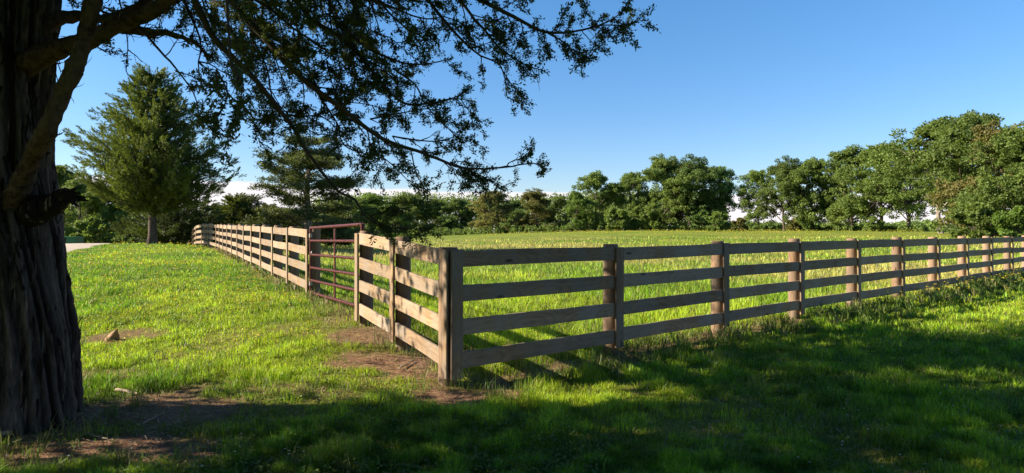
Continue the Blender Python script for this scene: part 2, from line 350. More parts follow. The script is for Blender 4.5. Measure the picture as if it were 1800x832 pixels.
def on_road(x, y):
    d = np.full(np.shape(x), 1e9)
    for p in cl[::3]: d = np.minimum(d, np.hypot(x - p[0], y - p[1]))
    return d < hw + 0.1

# ------------------------------------------------------------------ fences
def local_obj(name, bm, mat, origin, xdir, parent):
    """mesh whose local x runs along xdir"""
    me = bpy.data.meshes.new(name); bm.to_mesh(me); bm.free(); me.materials.append(mat)
    o = bpy.data.objects.new(name, me); C.objects.link(o)
    xd = Vector(xdir).normalized(); yd = Vector((0, 0, 1)).cross(xd).normalized(); zd = xd.cross(yd)
    mw = Matrix(((xd.x, yd.x, zd.x, origin[0]), (xd.y, yd.y, zd.y, origin[1]), (xd.z, yd.z, zd.z, origin[2]), (0, 0, 0, 1)))
    o.matrix_world = mw
    if parent:
        o.parent = parent; o.matrix_parent_inverse = Matrix.Identity(4); o.matrix_basis = Matrix.Translation(-Vector(parent.location)) @ mw
    return o
def board(parent, a, b, h=0.165, t=0.032):
    a = Vector(a); b = Vector(b); L = (b - a).length; bm = bmesh.new()
    bmesh.ops.create_cube(bm, size=1); bmesh.ops.scale(bm, vec=(L, t, h), verts=bm.verts)
    bmesh.ops.bevel(bm, geom=list(bm.edges), offset=0.004, segments=1, affect='EDGES')
    bmesh.ops.bisect_edges if False else None
    cuts = 6
    for q in range(1, cuts):
        bmesh.ops.bisect_plane(bm, geom=bm.verts[:] + bm.edges[:] + bm.faces[:], plane_co=(L * (q / cuts - 0.5), 0, 0), plane_no=(1, 0, 0))
    bow = random.uniform(-0.012, 0.008); wv = random.uniform(-0.006, 0.006); ph = random.random() * 6
    for v in bm.verts:
        s = v.co.x / L * 2; v.co.z += bow * (1 - s * s) + 0.0025 * math.sin(s * 5 + ph) * (1 if v.co.z > 0 else -0.6); v.co.y += wv * (1 - s * s)
    return local_obj('rail', bm, MAT['board'], (a + b) / 2, b - a, parent)
def upright(name, parent, c, zb, zt, wd, th_, xdir, mat='batten'):
    bm = bmesh.new(); bmesh.ops.create_cube(bm, size=1); bmesh.ops.scale(bm, vec=(wd, th_, zt - zb), verts=bm.verts)
    bmesh.ops.bevel(bm, geom=list(bm.edges), offset=0.005, segments=1, affect='EDGES')
    lean = random.uniform(-0.006, 0.006)
    for v in bm.verts: v.co.x += lean * v.co.z
    return local_obj(name, bm, MAT[mat], (c[0], c[1], (zb + zt) / 2), (xdir[0], xdir[1], 0), parent)
def post(parent, c, zt, r=0.095):
    bm = bmesh.new(); S = 26; zg = hz(c[0], c[1]); lv = [zg - 0.3, zg + 0.05, zg + 0.4, zg + 0.8, zt - 0.25, zt - 0.012, zt]
    ph = random.random() * 9; rows = []; mid = (zg + zt) / 2
    for q, zz in enumerate(lv):
        rad = r * (1.05 - 0.05 * q / 6) * (0.93 if q == 6 else 1)
        rows.append([bm.verts.new((rad * (1 + 0.025 * math.sin(2 * a + ph) + 0.012 * math.sin(5 * a + ph * 2)) * math.cos(a), rad * (1 + 0.02 * math.sin(3 * a + ph)) * math.sin(a), zz - mid)) for a in [2 * math.pi * k / S for k in range(S)]])
    for q in range(len(lv) - 1):
        for k in range(S):
            f = bm.faces.new((rows[q][k], rows[q][(k + 1) % S], rows[q + 1][(k + 1) % S], rows[q + 1][k])); f.smooth = q < 5
    bm.faces.new(rows[-1])
    return local_obj('post', bm, MAT['post'], (c[0], c[1], mid), (1, 0, 0), parent)
RZ = [0.256, 0.592, 0.935, 1.277]      # rail centre heights over the ground
def fence(root, pts, back, zs, r=0.095, posts=True, skip_first_post=False, batten_first=True):
    """pts: plan points on the board plane; back: unit vector to the post side"""
    n = len(pts)
    for q in range(n - 1):
        a, b = pts[q], pts[q + 1]
        d = np.array(b) - np.array(a); d /= np.linalg.norm(d)
        for k in range(4):
            e = [random.uniform(-0.008, 0.008) for _ in range(2)]
            board(root, (a[0] + d[0] * 0.0015, a[1] + d[1] * 0.0015, zs[q] + RZ[k] + e[0]), (b[0] - d[0] * 0.0015, b[1] - d[1] * 0.0015, zs[q + 1] + RZ[k] + e[1]))
    for q in range(n):
        a = np.array(pts[max(q - 1, 0)]); b = np.array(pts[min(q + 1, n - 1)]); d = (b - a) / np.linalg.norm(b - a)
        nb = np.array([-d[1], d[0]]); nb = nb if nb @ np.array(back) > 0 else -nb; p = np.array(pts[q])
        if q > 0 or batten_first:
            fr = p - nb * 0.031
            if False:
                gn = G(); cc = np.array([fr[0], fr[1], zs[q]]) - np.array(root.location); d3 = np.array([d[0], d[1], 0]); n3 = np.array([nb[0], nb[1], 0])
                for k in range(4):
                    for s1 in (-1, 1):
                        c_ = cc + d3 * .04 * s1 + np.array([0, 0, RZ[k] + s1 * .035]) - n3 * .013; tube(gn, [c_, c_ - n3 * .004], .0065, 8)
                gn.build('nail_heads', MAT['hinge'], root)
            upright('batten', root, fr, zs[q] + 0.09 + random.uniform(-0.02, 0.02), zs[q] + 1.365 + random.uniform(-.01, .01), 0.145, 0.026, d)
        if not (q == 0 and skip_first_post):
            bk = p + nb * (0.018 + r * 1.04); post(root, bk, zs[q] + 1.40 + random.uniform(-0.015, 0.015), r)
# right fence
dR = 2.44
ptsR = [tuple(C0 + RD * t) for t in [0.07] + [0.07 + dR * q for q in range(1, 16)]]
ptsR[0] = tuple(C0 + RD * 0.04)
bR = (-RD[1], RD[0])
rootR = empty('plank_fence', (ptsR[0][0], ptsR[0][1], 0)); tag(rootR, 'shaded four-rail plank fence running from the corner post off to the right', 'fence')
fence(rootR, ptsR, bR, [hz(*p) for p in ptsR])
# near left section
ptsL = [tuple(C0 + LD * t) for t in (0.06, 1.78, 3.42)]
ptsL[0] = (C0[0] - 0.045, C0[1] + 0.03)
bL = (LD[1], -LD[0])
rootL = empty('plank_fence', (ptsL[1][0], ptsL[1][1], 0)); tag(rootL, 'short two-panel plank fence dappled with shadow, between corner post and red gate', 'fence')
fence(rootL, ptsL, bL, [hz(ptsL[0][0], ptsL[0][1]) + 0.0, 0.10, 0.17], skip_first_post=True)
# far left section
ptsF = [tuple(C0 + LD * (7.12 + 2.31 * q)) for q in range(12)] + [((px - 900) / F * y_, y_) for px, y_ in ((366, 36.6), (355, 39.3), (345, 42), (339, 44.5), (334, 47), (330, 49.5))]
zF = [hz(*p) for p in ptsF]
rootF = empty('plank_fence', (ptsF[0][0], ptsF[0][1], zF[0])); tag(rootF, 'long sunlit plank fence running from the red gate away towards the cedars', 'fence')
fence(rootF, ptsF, bL, zF, r=0.105)

# ------------------------------------------------------------------ gate
ga = np.array(ptsF[0]) + LD * -0.10 + np.array(bL) * 0.02; gb = C0 + LD * 3.75 + np.array(bL) * 0.15
gz = 0.36; ztop = 1.63
gd = gb - ga; gL = np.linalg.norm(gd); gd /= gL
root = empty('farm_gate', (ga[0], ga[1], gz)); tag(root, 'dark red tubular metal gate standing closed between the two fence sections', 'gate')
def lpt(s, z): return (gd[0] * s, gd[1] * s, z)
def gt(name, a, b, r, sides=14):
    g = G(); tube(g, [a, b], r, sides); tube(g, [b, a], r, sides); return g.build(name, MAT['gate'], root, smooth=True)
Hh = ztop - gz
gt('end_upright', lpt(0.03, -0.01), lpt(0.03, Hh + 0.01), 0.027); gt('end_upright', lpt(gL, 0.02), lpt(gL, Hh + 0.05), 0.034)
for fz in (0.0, 0.19, 0.385, 0.585, 0.80, 1.0):
    gt('bar', lpt(0.055, fz * Hh + 0.0), lpt(gL - 0.03, fz * Hh + 0.035), 0.024 if 0 < fz < 1 else 0.028)
g = G(); a_, b_ = lpt(gL * 0.50, -0.02), lpt(gL * 0.50, Hh + 0.02)
tube(g, [np.array(a_) + np.array([bL[0], bL[1], 0]) * 0.03, np.array(b_) + np.array([bL[0], bL[1], 0]) * 0.03], 0.018, 8); g.build('brace', MAT['gate'], root, smooth=True)
for zz in (Hh * 0.14, Hh * 0.88):
    g = G(); tube(g, [lpt(-0.07, zz), lpt(0.03, zz)], 0.016, 8); tube(g, [lpt(0.03, zz - 0.04), lpt(0.03, zz + 0.04)], 0.034, 12); g.build('hinge', MAT['hinge'], root)
g = G(); th_ = np.linspace(0, 2 * np.pi, 15); tube(g, [(0.04 + 0 * a, -0.035 + 0.04 * math.cos(a), Hh * 0.6 + 0.06 * math.sin(a)) for a in th_], 0.006, 6); g.build('latch_chain', MAT['steel'], root)

# ------------------------------------------------------------------ foreground cedar
TX, TY = -3.93, 5.0
rootT = empty('cedar_tree', (TX, TY, hz(TX, TY)))
tag(rootT, 'massive old cedar with shaggy bark at left edge, its branches arching overhead', 'tree')
def ctr(x): return x
nzv, na = 260, 200
zz = np.linspace(-0.25, 4.6, nzv)
hh = np.array([-0.3, 0.0, 0.3, 0.7, 1.2, 1.7, 2.1, 2.8, 3.4, 4.6]); rad_ = np.array([0.56, 0.475, 0.425, 0.40, 0.385, 0.355, 0.335, 0.315, 0.31, 0.28])
cxp = np.array([12, 16, 24, 28, 16, 6, -6, 4, 16, 30])
rz_ = np.interp(zz, hh, rad_); cx_ = (np.interp(zz, hh, cxp) - 900) / F * TY - TX
an = np.linspace(0, 2 * np.pi, na, endpoint=False); Zg, Ag = np.meshgrid(zz, an, indexing='ij')
def cyl_noise(fa, fz, off):  # periodic in angle
    return fbm(np.cos(Ag) * fa + off + 20, np.sin(Ag) * fa + Zg * fz + off, 4)
strip = np.abs(2 * fbm(np.cos(Ag + Zg * 0.12) * 6.5 + 31, np.sin(Ag + Zg * 0.12) * 6.5 + Zg * 0.55 + 7, 5) - 1)
fine = fbm(Ag * 26 / (2 * np.pi) * 2 % 52, Zg * 3 + 5, 3)
lobes = 0.10 * np.cos(5 * Ag + 0.8 + Zg * 0.5) * np.clip(1.1 - Zg * 0.75, 0.22, 1.3) + 0.06 * np.cos(3 * Ag + 1.5 * Zg)
rough_ = (0.35 - strip) * 0.20 + (fine - 0.5) * 0.10 + (cyl_noise(2.2, 1.3, 3) - 0.5) * 0.36
Rg = rz_[:, None] * (1 + lobes * 0.6 + rough_)
V = np.stack([cx_[:, None] + Rg * np.cos(Ag), Rg * np.sin(Ag), Zg], -1).reshape(-1, 3)
i = np.arange(nzv - 1)[:, None] * na; j = np.arange(na)[None]; k = (j + 1) % na
g = G(); g.add(V, quads=np.stack([i + j, i + k, i + na + k, i + na + j], -1).reshape(-1, 4), tint=strip.ravel())
tube(g, [(cx_[-1], 0, 4.55), (cx_[-1] + .1, 0, 6), (0, .1, 7.8), (0.1, 0, 9.6)], [0.33, 0.25, 0.15, 0.04], 16)
for ra, rl in ((2.6, .7), (1.7, .5)):
    rp = [(0.034 + rr0 * math.cos(ra + .12 * math.sin(rr0 * 6)), rr0 * math.sin(ra + .12 * math.sin(rr0 * 6)), hh0) for rr0, hh0 in ((.28, .28), (.40, .12), (.50, .03), (.50 + rl * .4, -.01), (.50 + rl, -.07))]
    rp = resample(rp, .04); tube(g, rp + rng.normal(size=rp.shape) * .005, np.linspace(.11, .02, len(rp)) * (1 + .2 * rng.random(len(rp))), 10, tint=.12)
# loose strips of bark
for q in range(420):
    a = rng.uniform(0, 2 * np.pi); z0 = rng.uniform(0.15, 3.3); zi = np.interp(z0, zz, np.arange(nzv)); r0 = Rg[int(zi), int(a / (2 * np.pi) * na) % na]; c0 = cx_[int(zi)]
    L = rng.uniform(0.08, 0.30); up = rng.choice([-1, 1], p=[0.8, 0.2]); o_ = np.array([math.cos(a), math.sin(a), 0]); s_ = np.array([-math.sin(a), math.cos(a), 0]); wd = rng.uniform(0.008, 0.022)
    base = np.array([c0, 0, z0]) + o_ * (r0 - 0.01); tip = base + np.array([0, 0, up * L]) + o_ * rng.uniform(0.005, 0.05) + s_ * rng.normal() * 0.03
    mid = (base + tip) / 2 + o_ * 0.012
    wd = wd * .6; g.add([base - s_ * wd, base + s_ * wd, mid + s_ * wd * .9, mid - s_ * wd * .9, tip + s_ * 0.003, tip - s_ * 0.003, base + o_ * .006, mid + o_ * .007], quads=[(0, 1, 2, 3), (3, 2, 4, 5), (0, 6, 7, 3), (1, 6, 7, 2)])
trunk = g.build('trunk', MAT['cedarbark'], rootT, smooth=True)
TR = np.array([TX, TY, hz(TX, TY)])
def limb(name, pts, r0, r1, sides=14, knob=0.12):
    g = G(); p = resample(pts, 0.04) - TR; n = len(p); r = (np.linspace(r0, r1, n) + r0 * .9 * np.exp(-np.arange(n) / 7)) * (1 + knob * (rng.random(n) - 0.5) * 2 * 0.5 + knob * np.sin(np.arange(n) * 0.5) * 0.5)
    p = p + rng.normal(size=p.shape) * 0.004; tube(g, p, r, sides)
    for q in range(int(n * 1.6)):
        m = rng.integers(2, n - 2); tt = unit(p[m + 1] - p[m - 1]); o_ = unit(np.cross(tt, rng.normal(size=3))); L = rng.uniform(.04, .13); sg = rng.choice([-1, 1])
        b0 = p[m] + o_ * r[m] * .96; e0 = b0 + tt * sg * L + o_ * rng.uniform(.0, .03) + np.array([0, 0, -rng.random() * .03]); s_ = np.cross(tt, o_) * rng.uniform(.004, .010)
        g.add([b0 - s_, b0 + s_, (b0 + e0) / 2 + s_ + o_ * .006, (b0 + e0) / 2 - s_ + o_ * .006, e0 + s_ * .3, e0 - s_ * .3], quads=[(0, 1, 2, 3), (3, 2, 4, 5)])
    return g.build(name, MAT['limbbark'], rootT, smooth=True)
limb('limb', [P(-25, 440, 4.95), P(10, 385, 4.86), P(32, 335, 4.74), P(58, 275, 4.60), P(85, 225, 4.45), P(110, 165, 4.4), P(140, 95, 4.35), P(160, 20, 4.3), P(185, -90, 4.2), P(260, -200, 4.1)], 0.068, 0.045)
limb('limb', [P(-10, 165, 5.05), P(35, 122, 4.93), P(95, 90, 4.82), P(150, 72, 4.7), P(195, 50, 4.6), P(240, 32, 4.5), P(278, 14, 4.4), P(330, -30, 4.3), P(420, -110, 4.2)], 0.085, 0.035)
limb('limb', [P(165, 62, 4.65), P(210, 50, 4.7), P(250, 57, 4.75), P(300, 60, 4.8), P(345, 78, 4.8), P(380, 110, 4.8)], 0.030, 0.004)
limb('limb', [P(60, 60, 5.0), P(100, 33, 5.1), P(150, 30, 5.2), P(190, 33, 5.3), P(240, 10, 5.3), P(300, -20, 5.3)], 0.045, 0.012)
# broken stub on the right of the trunk
g = G(); sp = [P(60, 372, 4.85), P(92, 360, 4.8), P(112, 345, 4.77), P(124, 346, 4.74)]
p = resample(sp, 0.02) - TR; tube(g, p + rng.normal(size=p.shape) * .006, np.linspace(0.11, 0.045, len(p)) * (1 + 0.15 * rng.random(len(p))), 14)
for q in range(9): tube(g, [p[-4], p[-1] + np.array([0.06 + rng.random() * .05, rng.normal() * .03, rng.normal() * 0.04 - .01])], [0.03, 0.006], 5)
g.build('broken_stub', MAT['cedarbark'], rootT, smooth=True)

tw = G(); fo = G()
def clumps(pts, dirs, n=30, L=(0.016, 0.040), W=0.0105, spread=0.9):
    n = int(n * 1.6)
    """sprays radiating from short twig lengths"""
    m = len(pts); idx = np.repeat(np.arange(m), n); tt = rng.random(len(idx))
    b = pts[idx] - dirs[idx] * (tt * 0.085)[:, None] + rng.normal(size=(len(idx), 3)) * 0.012
    d = unit(dirs[idx] * 0.8 + rng.normal(size=(len(idx), 3)) * spread + np.array([0, 0, -0.05]))
    ti = np.repeat(rng.random(m), n) * 0.7 + rng.random(len(idx)) * 0.3
    diamonds(fo, b, d, rng.uniform(*L, len(idx)), W * rng.uniform(0.7, 1.4, len(idx)), ti)
def grow(pts, r0, r1, sec=0.13, L2=(0.25, 0.75), dens=1.0, start=0.0, droop=0.25, bare=0.15, n=26):
    p = resample(pts, 0.05) - TR; m = len(p); p += np.cumsum(rng.normal(size=p.shape) * 0.003, 0)
    tube(tw, p, np.linspace(r0, r1, m), 7); t = unit(np.gradient(p, axis=0)); arc = np.cumsum(np.linalg.norm(np.gradient(p, axis=0), axis=1)); Lt = arc[-1]
    tips = []; tdir = []
    s = Lt * start
    while s < Lt:
        q = min(int(np.searchsorted(arc, s)), m - 1); fr = s / Lt
        side = unit(np.cross(t[q], rng.normal(size=3))); d = unit(t[q] * rng.uniform(0.5, 1.1) + side * rng.uniform(0.5, 1.0) + np.array([0, 0, rng.uniform(-droop, 0.15)]))
        L = rng.uniform(*L2) * (1.0 - 0.55 * fr); k = 7; c = [p[q]]
        dd = d.copy()
        for z in range(k):
            dd = unit(dd + rng.normal(size=3) * 0.17 + np.array([0, 0, -0.05 * droop * 4 * rng.random() + 0.02])); c.append(c[-1] + dd * L / k)
        c = np.array(c); tube(tw, c, np.linspace(max(r1, 0.0045 + L * 0.004), 0.002, k + 1), 4)
        isb = rng.random() < bare
        ns = max(3, int(L / 0.045 * dens))
        for z in range(ns):
            u = rng.uniform(0.2 if not isb else 0.1, 1.0) * k; a = int(min(u, k - 1e-3)); b0 = c[a] + (c[a + 1] - c[a]) * (u - a)
            d3 = unit(unit(c[a + 1] - c[a]) * 0.8 + rng.normal(size=3) * 0.65); l3 = rng.uniform(0.04, 0.17); e = b0 + d3 * l3 + np.array([0, 0, -0.01])
            if rng.random() < 0.75: tube(tw, [b0, (b0 + e) / 2 + rng.normal(size=3) * 0.006, e], [0.0022, 0.0018, 0.0012], 3)
            if not isb: tips.append(e); tdir.append(d3)
        if not isb: tips.append(c[-1]); tdir.append(dd)
        s += sec * rng.uniform(0.6, 1.4)
    tips.append(p[-1]); tdir.append(t[-1])
    clumps(np.array(tips), np.array(tdir), n)
def PP(l, y0, y1):
    k = len(l); return [P(a, b, y0 + (y1 - y0) * q / (k - 1)) for q, (a, b) in enumerate(l)]
grow(PP([(345, -70), (400, -10), (450, 49), (532, 135), (613, 196), (679, 241), (736, 261), (801, 286), (842, 294), (891, 290), (940, 282), (958, 292)], 4.6, 5.4), .032, .004, sec=.11, L2=(.22, .62), start=.08)
grow(PP([(330, -60), (345, 0), (372, 65), (415, 110), (450, 143), (475, 176), (511, 225), (532, 261), (568, 312), (592, 338), (622, 354), (641, 382), (667, 401), (690, 412)], 4.3, 5.3), .028, .005, sec=.30, L2=(.2, .5), start=.1, bare=.35)
grow(PP([(640, 372), (662, 388), (690, 400), (720, 402), (742, 408)], 5.2, 5.35), .006, .003, sec=.05, L2=(.1, .28), start=.1, bare=0.1, n=20)
grow(PP([(667, 398), (680, 385), (700, 372)], 5.25, 5.3), .005, .002, sec=.07, L2=(.06, .16), n=18)
grow(PP([(470, -60), (544, 29), (609, 74), (646, 118), (683, 159), (720, 180), (765, 176), (800, 168), (828, 172)], 4.8, 5.6), .024, .004, sec=.09, L2=(.22, .6), start=.15)
grow(PP([(600, 40), (640, 80), (695, 106), (736, 114), (793, 104)], 5.0, 5.2), .013, .004, sec=.2, L2=(.12, .4))
grow(PP([(700, -60), (769, 25), (805, 65), (842, 98), (872, 112), (884, 140), (888, 172)], 4.6, 4.9), .018, .003, sec=.10, L2=(.15, .42), start=.2)
grow(PP([(740, -70), (800, -25), (850, 4), (900, 29), (953, 53), (990, 57), (1022, 53), (1063, 37), (1100, 14)], 4.4, 4.7), .022, .003, sec=.08, L2=(.16, .42), start=.2)
grow(PP([(953, 53), (975, 66), (993, 76), (1010, 95), (1018, 108)], 4.6, 4.7), .008, .003, sec=.07, L2=(.1, .26))
grow(PP([(1022, 53), (1060, 45), (1092, 45), (1112, 42)], 4.65, 4.7), .007, .003, sec=.07, L2=(.1, .22))
grow(PP([(760, -60), (818, 12), (850, 50), (879, 82), (920, 108), (958, 121)], 4.7, 4.95), .016, .003, sec=.09, L2=(.14, .38), start=.2)
grow(PP([(1010, -60), (1015, -25), (1022, -2), (1030, 8)], 4.6, 4.7), .01, .003, sec=.08, L2=(.1, .2))
grow(PP([(620, 200), (655, 235), (660, 265), (690, 290), (720, 320), (735, 332)], 5.2, 5.3), .008, .003, sec=.14, L2=(.12, .34))
grow(PP([(790, 284), (830, 300), (862, 318), (880, 332)], 5.3, 5.4), .006, .003, sec=.08, L2=(.1, .3))
grow(PP([(556, 160), (590, 215), (600, 255), (630, 275), (620, 300)], 5.0, 5.0), .009, .003, sec=.12, L2=(.15, .45))
grow(PP([(470, 176), (500, 200), (560, 200), (620, 180), (680, 190)], 4.8, 5.3), .009, .003, sec=.10, L2=(.15, .45))
grow(PP([(440, 60), (470, 120), (480, 170), (520, 210), (560, 235)], 5.4, 5.6), .010, .003, sec=.10, L2=(.15, .5))
grow(PP([(690, 120), (730, 150), (750, 190), (790, 230), (812, 252)], 5.3, 5.5), .009, .003, sec=.13, L2=(.14, .36))
grow(PP([(650, 210), (700, 200), (760, 190), (810, 225)], 5.5, 5.7), .008, .003, sec=.09, L2=(.14, .36))
grow(PP([(690, 240), (760, 248), (805, 240), (832, 247)], 5.4, 5.5), .008, .003, sec=.09, L2=(.12, .34))
# left thin ones
grow(PP([(235, 45), (252, 58), (280, 92), (310, 130), (338, 165), (350, 212)], 4.6, 4.6), .011, .003, sec=.16, L2=(.12, .34), bare=.35, n=20)
grow(PP([(200, -40), (215, 30), (225, 75), (222, 118)], 4.7, 4.7), .008, .003, sec=.12, L2=(.1, .28), bare=.6)
grow(PP([(120, -30), (180, 18), (240, 22), (300, 12), (350, 22)], 5.4, 5.6), .014, .004, sec=.12, L2=(.18, .42), bare=.2)
grow(PP([(160, 75), (185, 92), (210, 90)], 4.7, 4.7), .006, .002, sec=.15, L2=(.06, .14), bare=.8)
grow(PP([(310, -30), (330, 20), (352, 70), (350, 120), (362, 160)], 4.9, 5.0), .012, .003, sec=.12, L2=(.15, .4))
grow(PP([(380, 120), (400, 160), (385, 195), (372, 215)], 2.9, 2.8), .005, .0015, sec=.06, L2=(.07, .18), n=18)
grow(PP([(395, -40), (400, 40), (410, 110), (430, 150), (415, 190), (408, 232)], 3.0, 3.0), .008, .002, sec=.10, L2=(.08, .2), bare=.3, n=18)
grow(PP([(420, 180), (445, 205), (450, 235), (470, 262)], 4.9, 5.0), .007, .003, sec=.10, L2=(.12, .3))
# dense upper tangle
for q in range(28):
    x0 = rng.uniform(270, 720); y0 = rng.uniform(-140, -30); ln = rng.uniform(120, 270) * (1 - 0.25 * (x0 > 640)); a = rng.uniform(0.35, 1.2)
    l = [(x0, y0)]; 
    for z in range(5): l.append((l[-1][0] + math.cos(a) * ln / 5, l[-1][1] + math.sin(a) * ln / 5)); a += rng.normal() * 0.18
    yd = rng.uniform(4.2, 6.2); grow(PP(l, yd, yd + rng.uniform(-.3, .5)), .013, .004, sec=.11, L2=(.16, .55), start=.1, n=24)
for q in range(12):
    x0 = rng.uniform(330, 640); y0 = rng.uniform(0, 120); ln = rng.uniform(60, 150); a = rng.uniform(0.3, 1.3)
    l = [(x0 + math.cos(a) * ln * s, y0 + math.sin(a) * ln * s + rng.normal() * 6) for s in (0, .3, .65, 1)]
    yd = rng.uniform(4.6, 6.4); grow(PP(l, yd, yd + .2), .008, .003, sec=.10, L2=(.14, .42), start=.1, n=24)
tw.build('branches', MAT['twig'], rootT); fo.build('foliage', MAT['hang'], rootT)
# the rest of the crown, above and to the left of the picture
uc = G(); ub = G(); nb_ = 0; tries = 0
while nb_ < 2500 and tries < 160000:
    tries += 1
    zc = rng.uniform(2.6, 10.0); rmax = np.interp(zc, [2.5, 3.5, 5, 7, 9, 10.3], [5.0, 5.7, 5.6, 4.3, 2.2, .5]); rr_ = rmax * math.sqrt(rng.uniform(0.02, 1)); a = rng.uniform(0, 2 * np.pi)
    x = TX + rr_ * math.cos(a); y = TY + rr_ * math.sin(a)
    if y > 0.1 and abs(x) < 0.95 * y + 0.9 and zc < EYE + 0.385 * y + (0.62 if y > 3.5 else 1.0): continue
    if y <= 0.1 and zc < 3.0: continue
    if math.hypot(x, y) < 1.6 and zc < 3.2: continue
    sxh = x + zc * 1.96  # shadow reach on the ground; tests below shape the crown's shade and gaps
    if y > 5.55 and sxh < 0.9 + 0.9 * rng.random() and not (5.7 < y < 9.3 and sxh > -.8 and rng.random() < .85): continue
    if 5.4 < y < 5.9 and sxh < 1.0 and rng.random() < 0.6: continue
    if y < 4.2 and vn(x * .8, y * .8) > .62: continue
    if (sxh < -.8 or y < 5.4) and rng.random() < .25: continue
    if vn(sxh * .85 + 3.3, y * 1.3 + 7.1) > .68 and zc > 3: continue
    nb_ += 1; c = np.array([x, y, zc]) - TR
    inn = np.array([x * .25 + TX * .75, y * .25 + TY * .75, zc - rr_ * .25]) - TR
    if nb_ % 4 == 0 and not (y > .1 and abs(x) < 1.3 * y + 1): tube(ub, [inn, (inn + c) / 2 + rng.normal(size=3) * .1, c], [0.03, 0.02, 0.006], 5)
    m = 46; o_ = rng.normal(size=(m, 3)) * np.array([.30, .30, .15]); d = unit(rng.normal(size=(m, 3)) + np.array([(x - TX) * .2, (y - TY) * .2, .2]))
    diamonds(uc, c + o_, d, rng.uniform(.14, .26, m), rng.uniform(.05, .10, m), rng.random(m))
uc.build('upper_foliage', MAT['hang'], rootT); ub.build('upper_branches', MAT['twig'], rootT)

# ------------------------------------------------------------------ other trees
def cedar_meshes(seed, H, prof, nbr=150, per=230, lw=(0.12, 0.24), el=(0.25, 0.75), clear=1.6, tr=0.22, openness=0.0):
    global rng; sv = rng; rng = np.random.default_rng(seed); t = G(); f = G()
    zs = np.linspace(-0.2, H * 0.97, 14); wob = np.cumsum(rng.normal(size=(14, 2)) * 0.035, 0)
    tp = np.stack([wob[:, 0], wob[:, 1], zs], -1); rad = tr * (1 - zs / H) ** 0.8 + 0.02; rad[0] *= 1.5; rad[1] *= 1.1
    tube(t, tp, rad, 12)
    for q in range(nbr):
        h = clear + (H - clear) * (q + rng.random()) / nbr; h = min(h, H * 0.97); a = rng.uniform(0, 2 * np.pi); e = rng.uniform(*el)
        L = np.interp(h, prof[0], prof[1]) * rng.uniform(0.5, 1.22); b = np.array([np.interp(h, zs, tp[:, 0]), np.interp(h, zs, tp[:, 1]), max(h - L * 0.35, clear * 0.8)])
        k = 7; s = np.linspace(0, 1, k); out = np.array([math.cos(a), math.sin(a), 0])
        c = b + out * (s * L * math.cos(e))[:, None] + np.array([0, 0, 1]) * (L * math.sin(e) * (s * 0.55 + 0.45 * s * s))[:, None] + rng.normal(size=(k, 3)) * 0.05 * s[:, None]
        tube(t, c, np.linspace(0.012 * L + 0.012, 0.008, k), 5)
        # plumes along the branch
        npl = max(3, int(L * 5.0)); bt = rng.random()
        for z in range(npl):
            u = (rng.random() ** 0.75) * (1 - openness * .3) + openness * .3; u = min(u, .999); ci = u * (k - 1); a0 = int(ci); pc = c[a0] + (c[min(a0 + 1, k - 1)] - c[a0]) * (ci - a0)
            sp = 0.30 * (1.15 - u * .6) * min(1, L / 2); pc = pc + rng.normal(size=3) * np.array([sp, sp, sp * .55])
            pd = unit(out * 0.9 + np.array([0, 0, rng.uniform(0.15, 1.1)]) + rng.normal(size=3) * 0.3)
            m = int(per / 8 * rng.uniform(.7, 1.3)); tt = rng.random(m); bb = pc + pd * (tt * 0.55)[:, None] + rng.normal(size=(m, 3)) * (0.085 * (1.1 - tt))[:, None]
            dd = unit(pd * 1.3 + rng.normal(size=(m, 3)) * 0.38); tb = 0.45 * bt + 0.35 * rng.random()
            diamonds(f, bb, dd, rng.uniform(*lw, m), rng.uniform(.028, .06, m), np.clip(tb + 0.25 * rng.random(m), 0, 1))
    r_ = t.mesh('trunk', MAT['bark'], smooth=True), f.mesh('crown', MAT['cedar']); rng = sv; return r_
def put(name, meshes, loc, rz, sc, label, cat='tree', crown=None, group=None, bark=None, parts=('trunk', 'crown')):
    root = empty(name, loc, rz); root.scale = sc if isinstance(sc, tuple) else (sc, sc, sc); tag(root, label, cat, group)
    for q, (nm, me) in enumerate(zip(parts, meshes)):
        o = bpy.data.objects.new(nm, me); C.objects.link(o); o.parent = root
        mt = crown if nm == 'crown' else bark
        if mt: o.material_slots[0].link = 'OBJECT'; o.material_slots[0].material = MAT[mt]
    return root
def gp(px, y): x = (px - 900) / F * y; return (x, y, hz(x, y) - 0.03)
big = cedar_meshes(11, 10.5, ([1.5, 2.6, 3.8, 5.2, 6.8, 8.2, 9.4, 10.5], [2.0, 4.4, 4.9, 4.5, 3.6, 2.4, 1.5, .5]), nbr=300, per=300, clear=2.5, tr=.24)
put('cedar_tree', big, gp(267, 38), 0.4, (.93, .93, 1.0), 'large conical cedar standing alone on the lawn left of the far fence', crown='cedar')
mid_ = cedar_meshes(12, 7.5, ([1, 2, 3.5, 5, 6.5, 7.5], [2.3, 3.3, 3.3, 2.3, 1.2, .3]), nbr=150, per=280, clear=.9, tr=.2)
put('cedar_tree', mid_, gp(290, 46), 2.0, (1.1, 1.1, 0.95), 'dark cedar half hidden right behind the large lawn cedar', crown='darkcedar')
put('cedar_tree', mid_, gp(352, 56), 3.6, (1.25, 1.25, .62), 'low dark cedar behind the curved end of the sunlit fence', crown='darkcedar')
sm = cedar_meshes(13, 5.0, ([.2, 1, 2.2, 3.6, 5], [1.5, 1.9, 1.6, .9, .2]), nbr=150, per=300, clear=.2, tr=.12)
